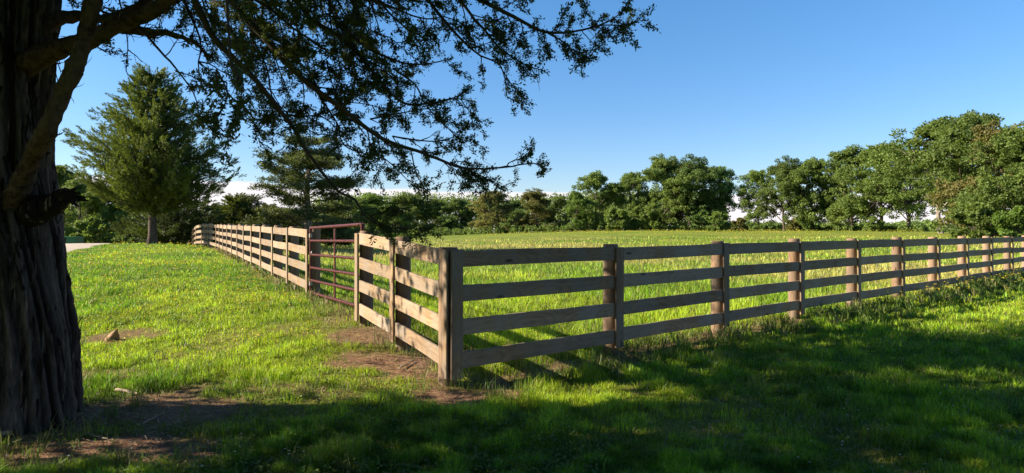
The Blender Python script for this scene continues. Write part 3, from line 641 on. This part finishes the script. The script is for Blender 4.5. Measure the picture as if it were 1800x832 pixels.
for px, y, s, l in ((408, 50, .92, 'small pointed cedar rising just right of the large lawn cedar'), (433, 52, .92, 'slim pointed cedar between the small cedar and the open pine'), (466, 50, .70, 'rounded dark cedar at the left foot of the open pine'),
                    (385, 58, .80, 'bushy green cedar seen over the far end of the sunlit fence'), (502, 54, .66, 'low dark cedar directly under the left boughs of the open pine'), (590, 53, .62, 'low dark cedar under the right boughs of the open pine, above the gate')):
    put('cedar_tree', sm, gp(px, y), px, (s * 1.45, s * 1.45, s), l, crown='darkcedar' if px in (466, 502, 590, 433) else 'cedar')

def pine_meshes(seed, H):
    global rng; sv = rng; rng = np.random.default_rng(seed); t = G(); f = G()
    zs = np.linspace(-.2, H * .97, 12); wob = np.cumsum(rng.normal(size=(12, 2)) * .05, 0); tp = np.stack([wob[:, 0], wob[:, 1], zs], -1); tube(t, tp, .23 * (1 - zs / H) ** .7 + .02, 12)
    for q in range(64):
        h = .9 + (H - 1.1) * (q + rng.random()) / 64
        if 3.0 < h < 3.7 and rng.random() < .75: continue
        L = np.interp(h, [.8, 2, 3, 4.2, 6, 7.4, H], [3.6, 4.0, 2.6, 3.0, 2.6, 1.9, .5]) * rng.uniform(.65, 1.1); a = rng.uniform(0, 2 * np.pi); e = rng.uniform(.05, .55)
        out = np.array([math.cos(a), math.sin(a), 0]); b = np.array([np.interp(h, zs, tp[:, 0]), np.interp(h, zs, tp[:, 1]), max(.5, h - L * .25)]); k = 6; s = np.linspace(0, 1, k)
        c = b + out * (s * L)[:, None] + np.array([0, 0, 1]) * (L * math.sin(e) * s ** .7)[:, None] + rng.normal(size=(k, 3)) * .07 * s[:, None]; tube(t, c, np.linspace(.05, .012, k), 5)
        for z in range(int(6 + L * 7)):
            u = rng.uniform(.40, 1); ci = u * (k - 1.001); a0 = int(ci); pc = c[a0] + (c[a0 + 1] - c[a0]) * (ci - a0) + rng.normal(size=3) * np.array([.32, .32, .13])
            m = 42; dd = unit(rng.normal(size=(m, 3)) + out * .4 + np.array([0, 0, .5])); diamonds(f, pc + rng.normal(size=(m, 3)) * np.array([.14, .14, .07]), dd, rng.uniform(.13, .24, m), rng.uniform(.035, .07, m), rng.random() * .6 + rng.random(m) * .4)
    r_ = t.mesh('trunk', MAT['bark'], smooth=True), f.mesh('crown', MAT['pine']); rng = sv; return r_
put('pine_tree', pine_meshes(21, 8.1), gp(545, 44), 1.0, (1.18, 1.18, 1.0), 'open round-topped pine with grey trunk standing behind the red gate', bark='palebark')

def broad_meshes(seed, H=18.0, Rw=6.5, low=0.25, ncl=110, per=115, leaf=(0.26, 0.52), shape=1.0, gap=0.0):
    """trunk with forking limbs, leaf clusters round their ends"""
    global rng; sv = rng; rng = np.random.default_rng(seed); t = G(); f = G()
    zs = np.linspace(-.4, H * .72, 10); wob = np.cumsum(rng.normal(size=(10, 2)) * .14, 0); tp = np.stack([wob[:, 0], wob[:, 1], zs], -1); tr = H * .018
    tube(t, tp, np.interp(zs / H, [-.05, 0, .06, .72], [tr * 1.5, tr * 1.25, tr, tr * .3]), 10)
    # big lobes
    nl = rng.integers(9, 14); lobes = []
    for q in range(nl):
        a = rng.uniform(0, 2 * np.pi); v = low + (1 - low) * ((q + rng.random()) / nl); prof = math.sqrt(max(0.02, 1 - abs((v - (low + .42 * (1 - low))) / (.62 * (1 - low))) ** 2.2)); rr_ = Rw * prof * rng.uniform(.35, .85) * (1 if q < nl - 1 else .2)
        lobes.append((np.array([rr_ * math.cos(a), rr_ * math.sin(a), H * (v * .93)]), H * rng.uniform(.10, .165)))
    lobes.append((np.array([wob[-1, 0], wob[-1, 1], H * .86]), H * .12))
    for c, r_ in lobes:
        h0 = max(H * .12, c[2] - np.hypot(c[0], c[1]) * rng.uniform(.7, 1.1) - r_ * .6); b = np.array([np.interp(h0, zs, tp[:, 0]), np.interp(h0, zs, tp[:, 1]), h0])
        lm = resample([b, (b + c) / 2 + np.array([0, 0, -r_ * .2]) + rng.normal(size=3) * .2, c], 1.0); tube(t, lm, np.linspace(tr * .45, tr * .1, len(lm)), 6)
        for z in range(6): tube(t, [c - np.array([0, 0, r_ * .4]), c + rng.normal(size=3) * r_ * .4, c + unit(rng.normal(size=3)) * r_], [tr * .14, tr * .08, .03], 4)
    per_l = max(4, int(ncl * 1.7) // len(lobes)); 
    for c, r_ in lobes:
        tb = rng.random() * .35
        for z in range(per_l):
            d = unit(rng.normal(size=3) + np.array([0, 0, .25])); cc = c + d * r_ * rng.uniform(.4, 1.38) * np.array([1.25, 1.25, .85]); cr = H * rng.uniform(.018, .052); m = int(per * (cr / (H * .045)) ** 2 * (1 - gap * rng.random()))
            if cc[2] < H * .03: continue
            dd = unit(rng.normal(size=(m, 3))); rp = cr * rng.uniform(.5, 1.05, (m, 1)); pp = cc + dd * rp * np.array([1.2, 1.2, .75])
            ld = unit(rng.normal(size=(m, 3)) + dd * .6); nn = unit(dd + np.array([0, 0, .6]) + rng.normal(size=(m, 3)) * .5)
            diamonds(f, pp, ld, rng.uniform(*leaf, m), rng.uniform(leaf[0] * .6, leaf[1] * .7, m), np.clip(tb + .35 * rng.random() + .3 * rng.random(m), 0, 1), nn)
    out = t.mesh('trunk', MAT['bark'], smooth=True), f.mesh('crown', MAT['oak']); rng = sv; return out
BR = [broad_meshes(31, low=.18, ncl=220), broad_meshes(32, low=.14, ncl=230, Rw=7), broad_meshes(33, low=.08, ncl=260, Rw=7.5), broad_meshes(34, low=.22, ncl=210, Rw=6.5, gap=.3), broad_meshes(35, low=.05, ncl=280, Rw=7.5), broad_meshes(36, low=.26, ncl=200, Rw=6.5, gap=.3), broad_meshes(37, low=.03, ncl=280, Rw=8.5)]
# px, top y, distance, mesh, width factor, crown material, label
TL = [
 (100,292,66,3,.8,'oak','sunlit tree top just right of the big trunk, left of the large lawn cedar'),
 (140,318,62,2,.9,'oak','leafy tree behind the green container'),
 (180,330,64,4,.9,'oak','broad green tree between the green container and the large lawn cedar'),
 (222,352,70,2,1.0,'deep','dark tree low behind the left side of the large lawn cedar'),
 (318,368,75,2,1.0,'lime','yellow-green tree low in the gap right of the lawn cedar trunk'),
 (618,350,190,4,.9,'oak','mid green tree at the far field edge above the right end of the red gate'),
 (652,341,200,2,.9,'lime','tree rising behind the hanging cedar twig over the short fence'),
 (690,362,175,4,.8,'lime','bright green tree at the far field edge above the short two-panel fence'),
 (722,343,205,0,1.0,'oak','round topped green tree just right of the bright tree over the short fence'),
 (768,352,210,4,1.0,'oak','mid green tree of the far treeline, second left of the olive oaks'),
 (806,350,205,2,.9,'deep','dark tree of the far treeline directly left of the first olive oak'),
 (862,338,185,4,.95,'olive','olive brown oak in the far treeline above the first plank panel'),
 (902,352,200,2,.8,'deep','small dark tree wedged between the two olive brown oaks'),
 (942,338,180,6,.85,'olive','rounded olive brown oak, the more right and rounder of the two'),
 (985,345,185,2,.7,'oak','small green tree directly right of the rounder olive oak'),
 (1012,338,172,4,.55,'lime','narrow pale lime green tree left of the second round fence post'),
 (1048,304,178,2,.75,'oak','tall tree with pale left side behind the narrow lime green tree'),
 (1108,306,180,4,.7,'oak','round crowned oak above the second round fence post'),
 (1165,276,172,2,.72,'oak','tallest oak of the middle treeline, right of the second round post'),
 (1212,284,168,0,.8,'deep','tall dark oak directly right of the tallest middle oak'),
 (1258,294,170,3,.75,'deep','thin crowned dark tree at the left rim of the bright sky gap'),
 (1330,300,160,3,.62,'oak','open tree with sky through its crown, right of the bright sky gap'),
 (1378,286,152,0,.7,'oak','upright oak with clear trunk above the fourth round fence post'),
 (1428,284,150,1,.7,'oak','leafy oak just right of the fourth round fence post'),
 (1462,312,156,5,.6,'deep','shorter dark tree between the fourth and fifth round posts'),
 (1498,264,140,1,.72,'oak','tall airy oak above the fifth round fence post'),
 (1550,256,132,3,.85,'oak','tall oak with long bare lower trunk above the sixth round post'),
 (1598,264,130,5,.8,'oak','spreading oak whose trunk stands left of the blue hill gap'),
 (1655,212,104,3,.80,'oak','highest open crowned oak near right with pale straight trunk'),
 (1705,208,96,1,.75,'oak','big tree left of the right edge behind the leafy low boughs'),
 (1748,222,84,2,.72,'olive','dense olive green tree with boughs down to the field at the right'),
 (1800,228,78,4,.80,'oak','dense tree cut by the right edge of the picture'),
]
for q, (px, ty, y, mi, wf, cm, lb) in enumerate(TL):
    x, yy, z = gp(px, y); top = EYE + (HZ - ty) / F * y; s = (top - z) / (18 * .985)
    put('oak_tree' if cm != 'lime' else 'young_tree', BR[mi], (x, yy, z), q * 2.1, (s * wf * (1.4 if px > 600 else 1.15), s * wf * (1.4 if px > 600 else 1.15), s), lb, crown=cm, bark='palebark' if px == 1655 else None)
# bushes at the wood's edge that read one by one
BU = broad_meshes(41, H=4, Rw=2.6, low=.05, ncl=110, per=60, leaf=(.25, .45))
for q, (px, ty, y, cm, lb) in enumerate([(1262,374,140,'oak','yellowish bush at the treeline foot left of the sky gap'), (1235,372,160,'deep','dark bush under the tall dark oak right of the second post'), (1395,385,150,'olive','olive bush under the upright oak above the fourth post'),
        (1535,382,130,'oak','bushy undergrowth under the airy oak above the fifth post'), (1080,366,165,'oak','leafy bush under the tall pale-sided tree'), (1720,360,74,'oak','leafy low boughs bush against the fence under the big right tree'),
        (1785,366,70,'lime','bright green bush at the right edge behind the fence'), (1140,360,165,'oak','large bush under the round crowned oak'), (160,385,56,'oak','sunlit bush beside the gravel road left of the lawn cedar'), (230,402,60,'deep','low dark bush just left of the lawn cedar trunk'), (1302,384,150,'olive','thin olive bush standing in the bright sky gap')]):
    x, yy, z = gp(px, y); s = (EYE + (HZ - ty) / F * y - z) / 3.9
    put('bush', BU, (x, yy, z - .1 * s), q * 1.3, (s * 1.0, s * 1.0, s), lb, 'bush', crown=cm)

for px_, x_, y_, s_ in ((0, -9.5, -9, 1.1), (1, -1.5, -8.5, .95), (2, 6.5, -9, 1.15), (3, 15, -8, 1.0)):  # unseen cedars added behind the camera to cut sky fill on the fence
    put('cedar_tree', big, (x_, y_, hz(x_, y_)), px_ * 1.7, s_, ['unseen cedar added behind the old big cedar to block sky light', 'unseen shade cedar added behind the viewpoint, facing the corner post', 'tall unseen shade cedar added behind the viewpoint, facing the right fence', 'unseen shade cedar added farther along the right lawn behind the viewpoint'][px_], crown='darkcedar')

# distant woods: one mass
def woods(name, strips, mat, label, leaf, dens):
    g = G()
    for (pts, depth) in strips:   # pts: px, top y, distance
        pts = np.array(pts, float); pxs = np.arange(pts[0, 0], pts[-1, 0], 5.0)
        ty = np.interp(pxs, pts[:, 0], pts[:, 1]); yy = np.interp(pxs, pts[:, 0], pts[:, 2])
        for px, t0, y0 in zip(pxs, ty, yy):
            for rep in range(3):
                y = y0 + rng.uniform(0, depth); x = (px + rng.normal() * 5 - 900) / F * y; z0 = hz(x, y); top = EYE + (HZ - t0) / F * y - rng.uniform(0, .3 if leaf > .5 else .95) * (HZ - t0) / F * y
                Hc = max(top - z0, 1.0); cr = min(Hc * .3, 5.5) * rng.uniform(.7, 1.2)
                m = int(dens * rng.uniform(.8, 1.2)); zz_ = rng.random(m) ** .8; dd = unit(rng.normal(size=(m, 3))); wv = np.sqrt(np.clip(1 - (zz_ * .95) ** 3, .05, 1))
                lump = .75 + .5 * fbm(zz_ * 5 + px, np.arctan2(dd[:, 1], dd[:, 0]) * 2 + y, 2)
                p = np.stack([x + dd[:, 0] * cr * wv * lump * 1.1, y + dd[:, 1] * cr * wv * lump, z0 + Hc * zz_], -1)
                diamonds(g, p, unit(rng.normal(size=(m, 3))), rng.uniform(leaf * .6, leaf * 1.3, m), rng.uniform(leaf * .4, leaf * .9, m), np.clip(rng.random() * .6 + .4 * rng.random(m), 0, 1), unit(dd + rng.normal(size=(m, 3)) * .5 + np.array([0, 0, .5])))
    return tag(g.build(name, mat), label, 'woods', kind='stuff')
woods('distant_woods', [([(560, 338, 250), (700, 335, 250), (820, 340, 250), (900, 343, 240), (1000, 336, 230), (1100, 325, 215), (1240, 335, 205), (1275, 365, 200)], 18)], MAT['far'], 'hazy wood filling in behind the trees beyond the field', .9, 130)
woods('far_hill_woods', [([(1240, 391, 420), (1400, 389, 420), (1560, 391, 420), (1620, 386, 420), (1660, 392, 420), (1760, 394, 420), (1900, 394, 420)], 60)], MAT['far'], 'low bluish wooded hill far behind the right treeline', 1.6, 90)
woods('left_woods', [([(60, 360, 90), (150, 350, 90), (230, 362, 90), (330, 372, 88), (420, 372, 80), (480, 370, 90), (580, 362, 110)], 12)], MAT['deep'], 'shady wood behind the gravel road and the lawn cedars', .5, 170)
woods('undergrowth', [([(600, 398, 180), (800, 399, 180), (1000, 392, 170), (1200, 388, 160), (1280, 392, 158), (1460, 396, 146), (1560, 398, 128), (1625, 401, 122)], 12), ([(1690, 398, 86), (1840, 390, 80)], 4)], MAT['oak'], 'low leafy undergrowth along the foot of the far trees', .45, 60)

# ------------------------------------------------------------------ grass
def blades(g, x, y, L, W, col, lean=0.35, curl=0.5):
    n = len(x); z = height(x, y) - 0.008; a = rng.uniform(0, 2 * np.pi, n); fd = np.stack([np.cos(a), np.sin(a), 0 * a], -1); b = rng.uniform(0, 2 * np.pi, n); sd = np.stack([np.cos(b), np.sin(b), 0 * b], -1)
    base = np.stack([x, y, z], -1); L = L[:, None]; W = W[:, None]; ln = (np.abs(rng.normal(size=n)) * lean)[:, None]; up = np.array([0, 0, 1.0])
    m1 = base + up * L * .5 + fd * L * ln * .35; m2 = base + up * L * np.clip(.98 - ln * .4, .3, 1) + fd * L * (ln * (1 + curl))
    v = np.stack([base - sd * W * .5, base + sd * W * .5, m1 + sd * W * .42, m1 - sd * W * .42, m2], 1)
    i = (np.arange(n) * 5)[:, None]; g.add(v.reshape(-1, 3), quads=i + np.array([[0, 1, 2, 3]]), col=np.repeat(col, 5, 0))
    q = g.n - 5 * n; g.f.append((3, (i + np.array([[3, 2, 4]])) + q))
def sample(n, y0=14, y1=640, tmax=1.0):
    row = rng.uniform(y0, y1, n); y = EYE * F / row; u = rng.uniform(-tmax, tmax, n); return u * y, y
g = G()
NB = 900000
x, y = sample(NB, 20, 620, 0.95)
sel = y > 2.6
d = dirt(x, y); keep = (rng.random(NB) > np.clip(d * 1.25, 0, .985)) & ~on_road(x, y) & sel
x, y, d = x[keep], y[keep], d[keep]
r = np.hypot(x, y); field = (side_right(x, y) > 0) & (side_left(x, y) > 0)
cl_ = fbm(x * 5.5 + 3, y * 5.5, 3); cl2 = fbm(x * 1.1 + 13, y * 1.1 + 5, 3)
col = grass_col(x, y) * (0.55 + 1.0 * rng.random(len(x)) ** 1.3)[:, None] * (0.7 + .65 * sstep(.3, .7, cl_))[:, None] * (.85 + .35 * sstep(.35, .65, cl2))[:, None]
dry = rng.random(len(x)) < np.where(field, .10, .06) + d * .35; col[dry] = np.array([.34, .27, .13]) * (0.6 + .6 * rng.random(dry.sum()))[:, None]
blu = rng.random(len(x)) < .15; col[blu] = col[blu] * np.array([.6, .9, 1.3])
pn = fbm(x * 1.3 + 50, y * 1.3, 3); L = np.where(field, .08 + .12 * pn, .025 + .075 * pn) * rng.uniform(.45, 1.4, len(x)) * (.6 + .9 * sstep(.3, .7, cl_))
tall = (~field) & (np.abs(side_right(x, y)) < .45 + .25 * pn) & (along_r(x, y) > 0); L[tall] *= 1.7
nearf = (~field) & (np.abs(side_left(x, y)) < .3) & (along_l(x, y) > 0) ; L[nearf] *= 1.4
L *= (1 - .6 * d); L = L * (1 + r * .004)
W = np.clip(.00085 * r, .0036, .10) * rng.uniform(.7, 1.3, len(x))
blades(g, x, y, L, W, col)
tag(g.build('grass', MAT['grass'], col=True), 'short lawn and taller meadow grass covering the ground on both sides of the fence', 'grass', kind='stuff')

# tufts: taller clumps in lawn and along the fence
g = G(); xs, ys, Ls, cs = [], [], [], []
def tuft(cx, cy, n, rad, L, c):
    a = rng.uniform(0, 2 * np.pi, n); q = rad * np.sqrt(rng.random(n)); xs.append(cx + q * np.cos(a)); ys.append(cy + q * np.sin(a)); Ls.append(L * rng.uniform(.5, 1.2, n)); cs.append(np.array(c) * (.6 + .7 * rng.random(n))[:, None])
for q in range(650):
    row = rng.uniform(60, 430); yy = EYE * F / row; xx = rng.uniform(-.9, .9) * yy
    tuft(xx, yy, rng.integers(8, 22), .05 + .004 * yy, rng.uniform(.07, .17), (.10, .17, .025) if rng.random() < .7 else (.17, .20, .05))
for q in range(420):      # weeds along the right fence
    t = rng.uniform(-.2, 30) ; off = rng.normal() * .28 - .25 - .03 * t * (rng.random() < .6); p = C0 + RD * t + np.array(bR) * off
    tuft(p[0], p[1], rng.integers(10, 26), .09, rng.uniform(.14, .30) * (1 + .02 * t), (.11, .17, .03) if rng.random() < .75 else (.22, .22, .07))
for q in range(300):      # dry stems along the left fence and inside the gate
    t = rng.uniform(0, 30); p = C0 + LD * t + np.array(bL) * rng.uniform(-.15, .9); tuft(p[0], p[1], rng.integers(6, 16), .1, rng.uniform(.15, .32), (.12, .16, .03) if rng.random() < .6 else (.28, .22, .11))
for q in range(40):
    a = rng.uniform(0, 2 * np.pi); tuft(TX + math.cos(a) * rng.uniform(.6, .9), TY + math.sin(a) * rng.uniform(.6, .9), rng.integers(5, 14), .07, rng.uniform(.10, .25), (.15, .17, .05))
x = np.concatenate(xs); y = np.concatenate(ys); L = np.concatenate(Ls); c = np.concatenate(cs)
blades(g, x, y, L, np.clip(.0011 * np.hypot(x, y), .006, .06), c, lean=.45, curl=.8)
tag(g.build('grass_tufts', MAT['grass'], col=True), 'ragged taller tufts and weeds in the lawn and at the foot of the fences', 'grass', kind='stuff')

# broad leaved ground cover (clover, plantain) near the camera
g = G(); n = 52000; x, y = sample(n, 90, 560, .95); pn = fbm(x * .9 + 11, y * .9 + 3, 3); d = dirt(x, y); f_ = (side_right(x, y) > 0) & (side_left(x, y) > 0); k = (pn > .47) & (rng.random(n) > d) & ~f_ & (y > 2.6); x, y = x[k], y[k]; n = len(x)
p = np.stack([x, y, height(x, y) + rng.uniform(.01, .07, n)], -1); dd = unit(rng.normal(size=(n, 3)) * np.array([1, 1, .35]) + np.array([0, 0, .2])); up = unit(np.array([0, 0, 1.0]) + rng.normal(size=(n, 3)) * .35)
diamonds(g, p, dd, rng.uniform(.015, .035, n), rng.uniform(.012, .028, n), rng.random(n), up); tag(g.build('clover', MAT['oak']), 'low clover leaves spread through the shaded lawn', 'clover', kind='stuff')
# leaf litter and straw on the bare earth
g = G(); n = 42000; x = rng.uniform(-6, 3.5, n); y = rng.uniform(3.6, 11, n); k = rng.random(n) < dirt(x, y) * 1.0; x, y = x[k], y[k]; n = len(x)
p = np.stack([x, y, height(x, y) + rng.uniform(.002, .02, n)], -1); dd = unit(rng.normal(size=(n, 3)) * np.array([1, 1, .12])); st = np.array([.36, .26, .15]) * rng.uniform(.3, 1.3, (n, 1))
g.c = []; L = rng.uniform(.03, .14, n); diamonds(g, p, dd, L, rng.uniform(.003, .012, n), rng.random(n), np.tile([0, 0, 1.0], (n, 1)) + rng.normal(size=(n, 3)) * .2); g.c = [np.repeat(st, 4, 0)]
tag(g.build('dry_litter', MAT['grass'], col=True), 'dead grass and twigs scattered on the bare reddish earth', 'litter', kind='stuff')

# flowers
def flowers(name, x, y, h, size, colr, label, cat='flowers'):
    g = G(); n = len(x); z = height(x, y) + h
    for k in range(5):
        a = 2 * np.pi * k / 5 + rng.random(n); dd = unit(np.stack([np.cos(a), np.sin(a), 0 * a + .3], -1) + rng.normal(size=(n, 3)) * .15); up = unit(np.array([0, -.3, 1.0]) + rng.normal(size=(n, 3)) * .3)
        diamonds(g, np.stack([x, y, z], -1), dd, size * .6, size * .55, .5, up)
    g.c = [np.tile(np.array(colr), (g.n, 1)) * rng.uniform(.75, 1.1, (g.n, 1))]
    return tag(g.build(name, MAT['petal'], col=True), label, cat, kind='stuff')
n = 12000; x, y = sample(n, 18, 220, .95); pn = fbm(x * .45 + 4, y * .45 + 9, 3); k = (side_left(x, y) < -.2) & (x < -1) & (rng.random(n) < sstep(.38, .62, pn) * np.clip(y / 22, .10, 1)) & ~on_road(x, y); x, y = x[k], y[k]
flowers('yellow_wildflowers', x, y, rng.uniform(.05, .14, len(x)), np.clip(.0030 * y, .030, .12), (.70, .50, .015), 'scattered small yellow flowers in the sunlit left lawn')
n = 5500; y = rng.uniform(70, 168, n); x = (rng.uniform(-.05, .66, n)) * y; pn = fbm(x * .05 + 2, y * .12, 3); k = (rng.random(n) < sstep(.36, .6, pn)) & (rng.random(n) < sstep(60, 140, y)); x, y = x[k], y[k]
x2, y2 = sample(2200, 60, 140, .9); k2 = (side_right(x2, y2) > .3) & (side_left(x2, y2) > .3) & (x2 > 3) & (rng.random(2200) < .4)
x = np.concatenate([x, x2[k2]]); y = np.concatenate([y, y2[k2]])
flowers('meadow_flowers', x, y, rng.uniform(.2, .34, len(x)), np.clip(.0015 * y, .03, .2), (.58, .50, .06), 'hazy yellow blossom across the crest of the meadow')
n = 800; t = rng.uniform(10, 30, n); off = -np.abs(rng.normal(size=n)) * .55 - .1; x = C0[0] + RD[0] * t + bR[0] * off; y = C0[1] + RD[1] * t + bR[1] * off; k = rng.random(n) < sstep(9, 19, t) * .8; x, y = x[k], y[k]
flowers('fence_wildflowers', x, y, rng.uniform(.14, .40, len(x)), .05, (.62, .47, .03), 'yellow blooming weeds along the foot of the right fence')
n = 420; x, y = sample(n, 150, 480, .9); pn = fbm(x * .7 + 30, y * .7, 2); k = (pn > .5) & ~((side_right(x, y) > 0) & (side_left(x, y) > 0)); x, y = x[k], y[k]
flowers('white_clover_blossoms', x, y, rng.uniform(.05, .10, len(x)), .013, (.6, .6, .55), 'tiny white clover blossoms in the shaded lawn')

# ------------------------------------------------------------------ small things on the ground
def gxy(px, py):
    y = EYE * F / (py - HZ)
    for _ in range(12): x = (px - 900) / F * y; y = (EYE - hz(x, y)) * F / (py - HZ)
    return (px - 900) / F * y, y
def stick(a, b, r, label, name='fallen_stick', mat='stick', k=7, twigs=2):
    ax, ay = gxy(*a); bx, by = gxy(*b); pts = []
    for q in range(k):
        s = q / (k - 1); x_, y_ = ax + (bx - ax) * s, ay + (by - ay) * s; pts.append((x_ + rng.normal() * r * .5, y_ + rng.normal() * r * .5, hz(x_, y_) + r * .9 + .012 + rng.normal() * r * .15))
    o = np.array(pts[0]); p = np.array(pts) - o; g = G(); tube(g, resample(p, .03), np.linspace(r, r * .55, len(resample(p, .03))), 9); tube(g, [p[0], p[0] - unit(p[1] - p[0]) * .004], [r, r * .6], 9)
    for q in range(twigs):
        m = rng.integers(1, k - 1); tube(g, [p[m], p[m] + rng.normal(size=3) * np.array([.05, .05, .01]) + np.array([.03, 0, .02])], [r * .4, r * .15], 5)
    ob = g.build(name, MAT[mat], smooth=True); ob.location = o; return tag(ob, label, 'stick')
stick((-25, 778), (44, 764), .026, 'thick pale stick lying at the left edge by the trunk foot')
stick((205, 690), (243, 698), .016, 'short weathered root-like stick on the bare earth right of the trunk')
stick((252, 748), (290, 730), .007, 'thin pale twig in the shade right of the trunk')
stick((702, 651), (727, 636), .010, 'dark broken stick on bare soil beside the short fence')
stick((150, 765), (190, 776), .008, 'thin twig on the bare soil in front of the trunk', twigs=1)
# jagged stump piece
x0, y0 = gxy(197, 598); g = G(); nn_ = 12
ring = [(np.array([.085 * math.cos(a) * (1 + .2 * math.sin(3 * a)), .06 * math.sin(a), 0])) for a in np.linspace(0, 2 * np.pi, nn_, endpoint=False)]
rows = []
for q, (h, s, dx) in enumerate(((-.03, 1.15, 0), (.03, 1.0, .0), (.07, .75, .02), (.11, .45, .045), (.145, .15, .06))):
    rows.append([p * s + np.array([dx, 0, h]) + rng.normal(size=3) * .007 for p in ring])
V = np.array(rows); i = np.arange(4)[:, None] * nn_; j = np.arange(nn_)[None]; k = (j + 1) % nn_
g.add(V.reshape(-1, 3), quads=np.stack([i + j, i + k, i + nn_ + k, i + nn_ + j], -1).reshape(-1, 4)); g.add(V[-1], quads=[(0, 1, 2, 3), (0, 3, 4, 5), (0, 5, 6, 7), (0, 7, 8, 9), (0, 9, 10, 11)])
ob = g.build('broken_stump', MAT['rock']); ob.location = (x0, y0, hz(x0, y0)); tag(ob, 'small jagged brown stump poking from the lawn right of the trunk', 'stump')

# green container by the drive
yc = 50.0; xc = (111 - 900) / F * yc; zc = EYE + (HZ - 428.5) / F * yc - .25
rootC = empty('metal_container', (xc, yc, zc), 0.12); tag(rootC, 'green metal container with a dark open front beyond the gravel road', 'container')
def cbox(name, x0, x1, y0, y1, z0, z1, mat):
    bm = bmesh.new(); bmesh.ops.create_cube(bm, size=1); bmesh.ops.scale(bm, vec=(x1 - x0, y1 - y0, z1 - z0), verts=bm.verts); bmesh.ops.translate(bm, vec=((x0 + x1) / 2, (y0 + y1) / 2, (z0 + z1) / 2), verts=bm.verts)
    bmesh.ops.bevel(bm, geom=list(bm.edges), offset=.01, segments=1, affect='EDGES'); me = bpy.data.meshes.new(name); bm.to_mesh(me); bm.free(); me.materials.append(MAT[mat]); o = bpy.data.objects.new(name, me); C.objects.link(o); o.parent = rootC; return o
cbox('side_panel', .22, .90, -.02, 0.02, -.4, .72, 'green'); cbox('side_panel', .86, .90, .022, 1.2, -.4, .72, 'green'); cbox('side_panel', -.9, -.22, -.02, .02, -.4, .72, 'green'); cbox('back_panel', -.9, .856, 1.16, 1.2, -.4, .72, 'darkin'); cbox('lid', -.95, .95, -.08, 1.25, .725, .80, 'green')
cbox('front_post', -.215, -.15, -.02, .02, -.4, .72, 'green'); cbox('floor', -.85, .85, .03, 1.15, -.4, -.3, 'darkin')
print('objects', len(bpy.data.objects))
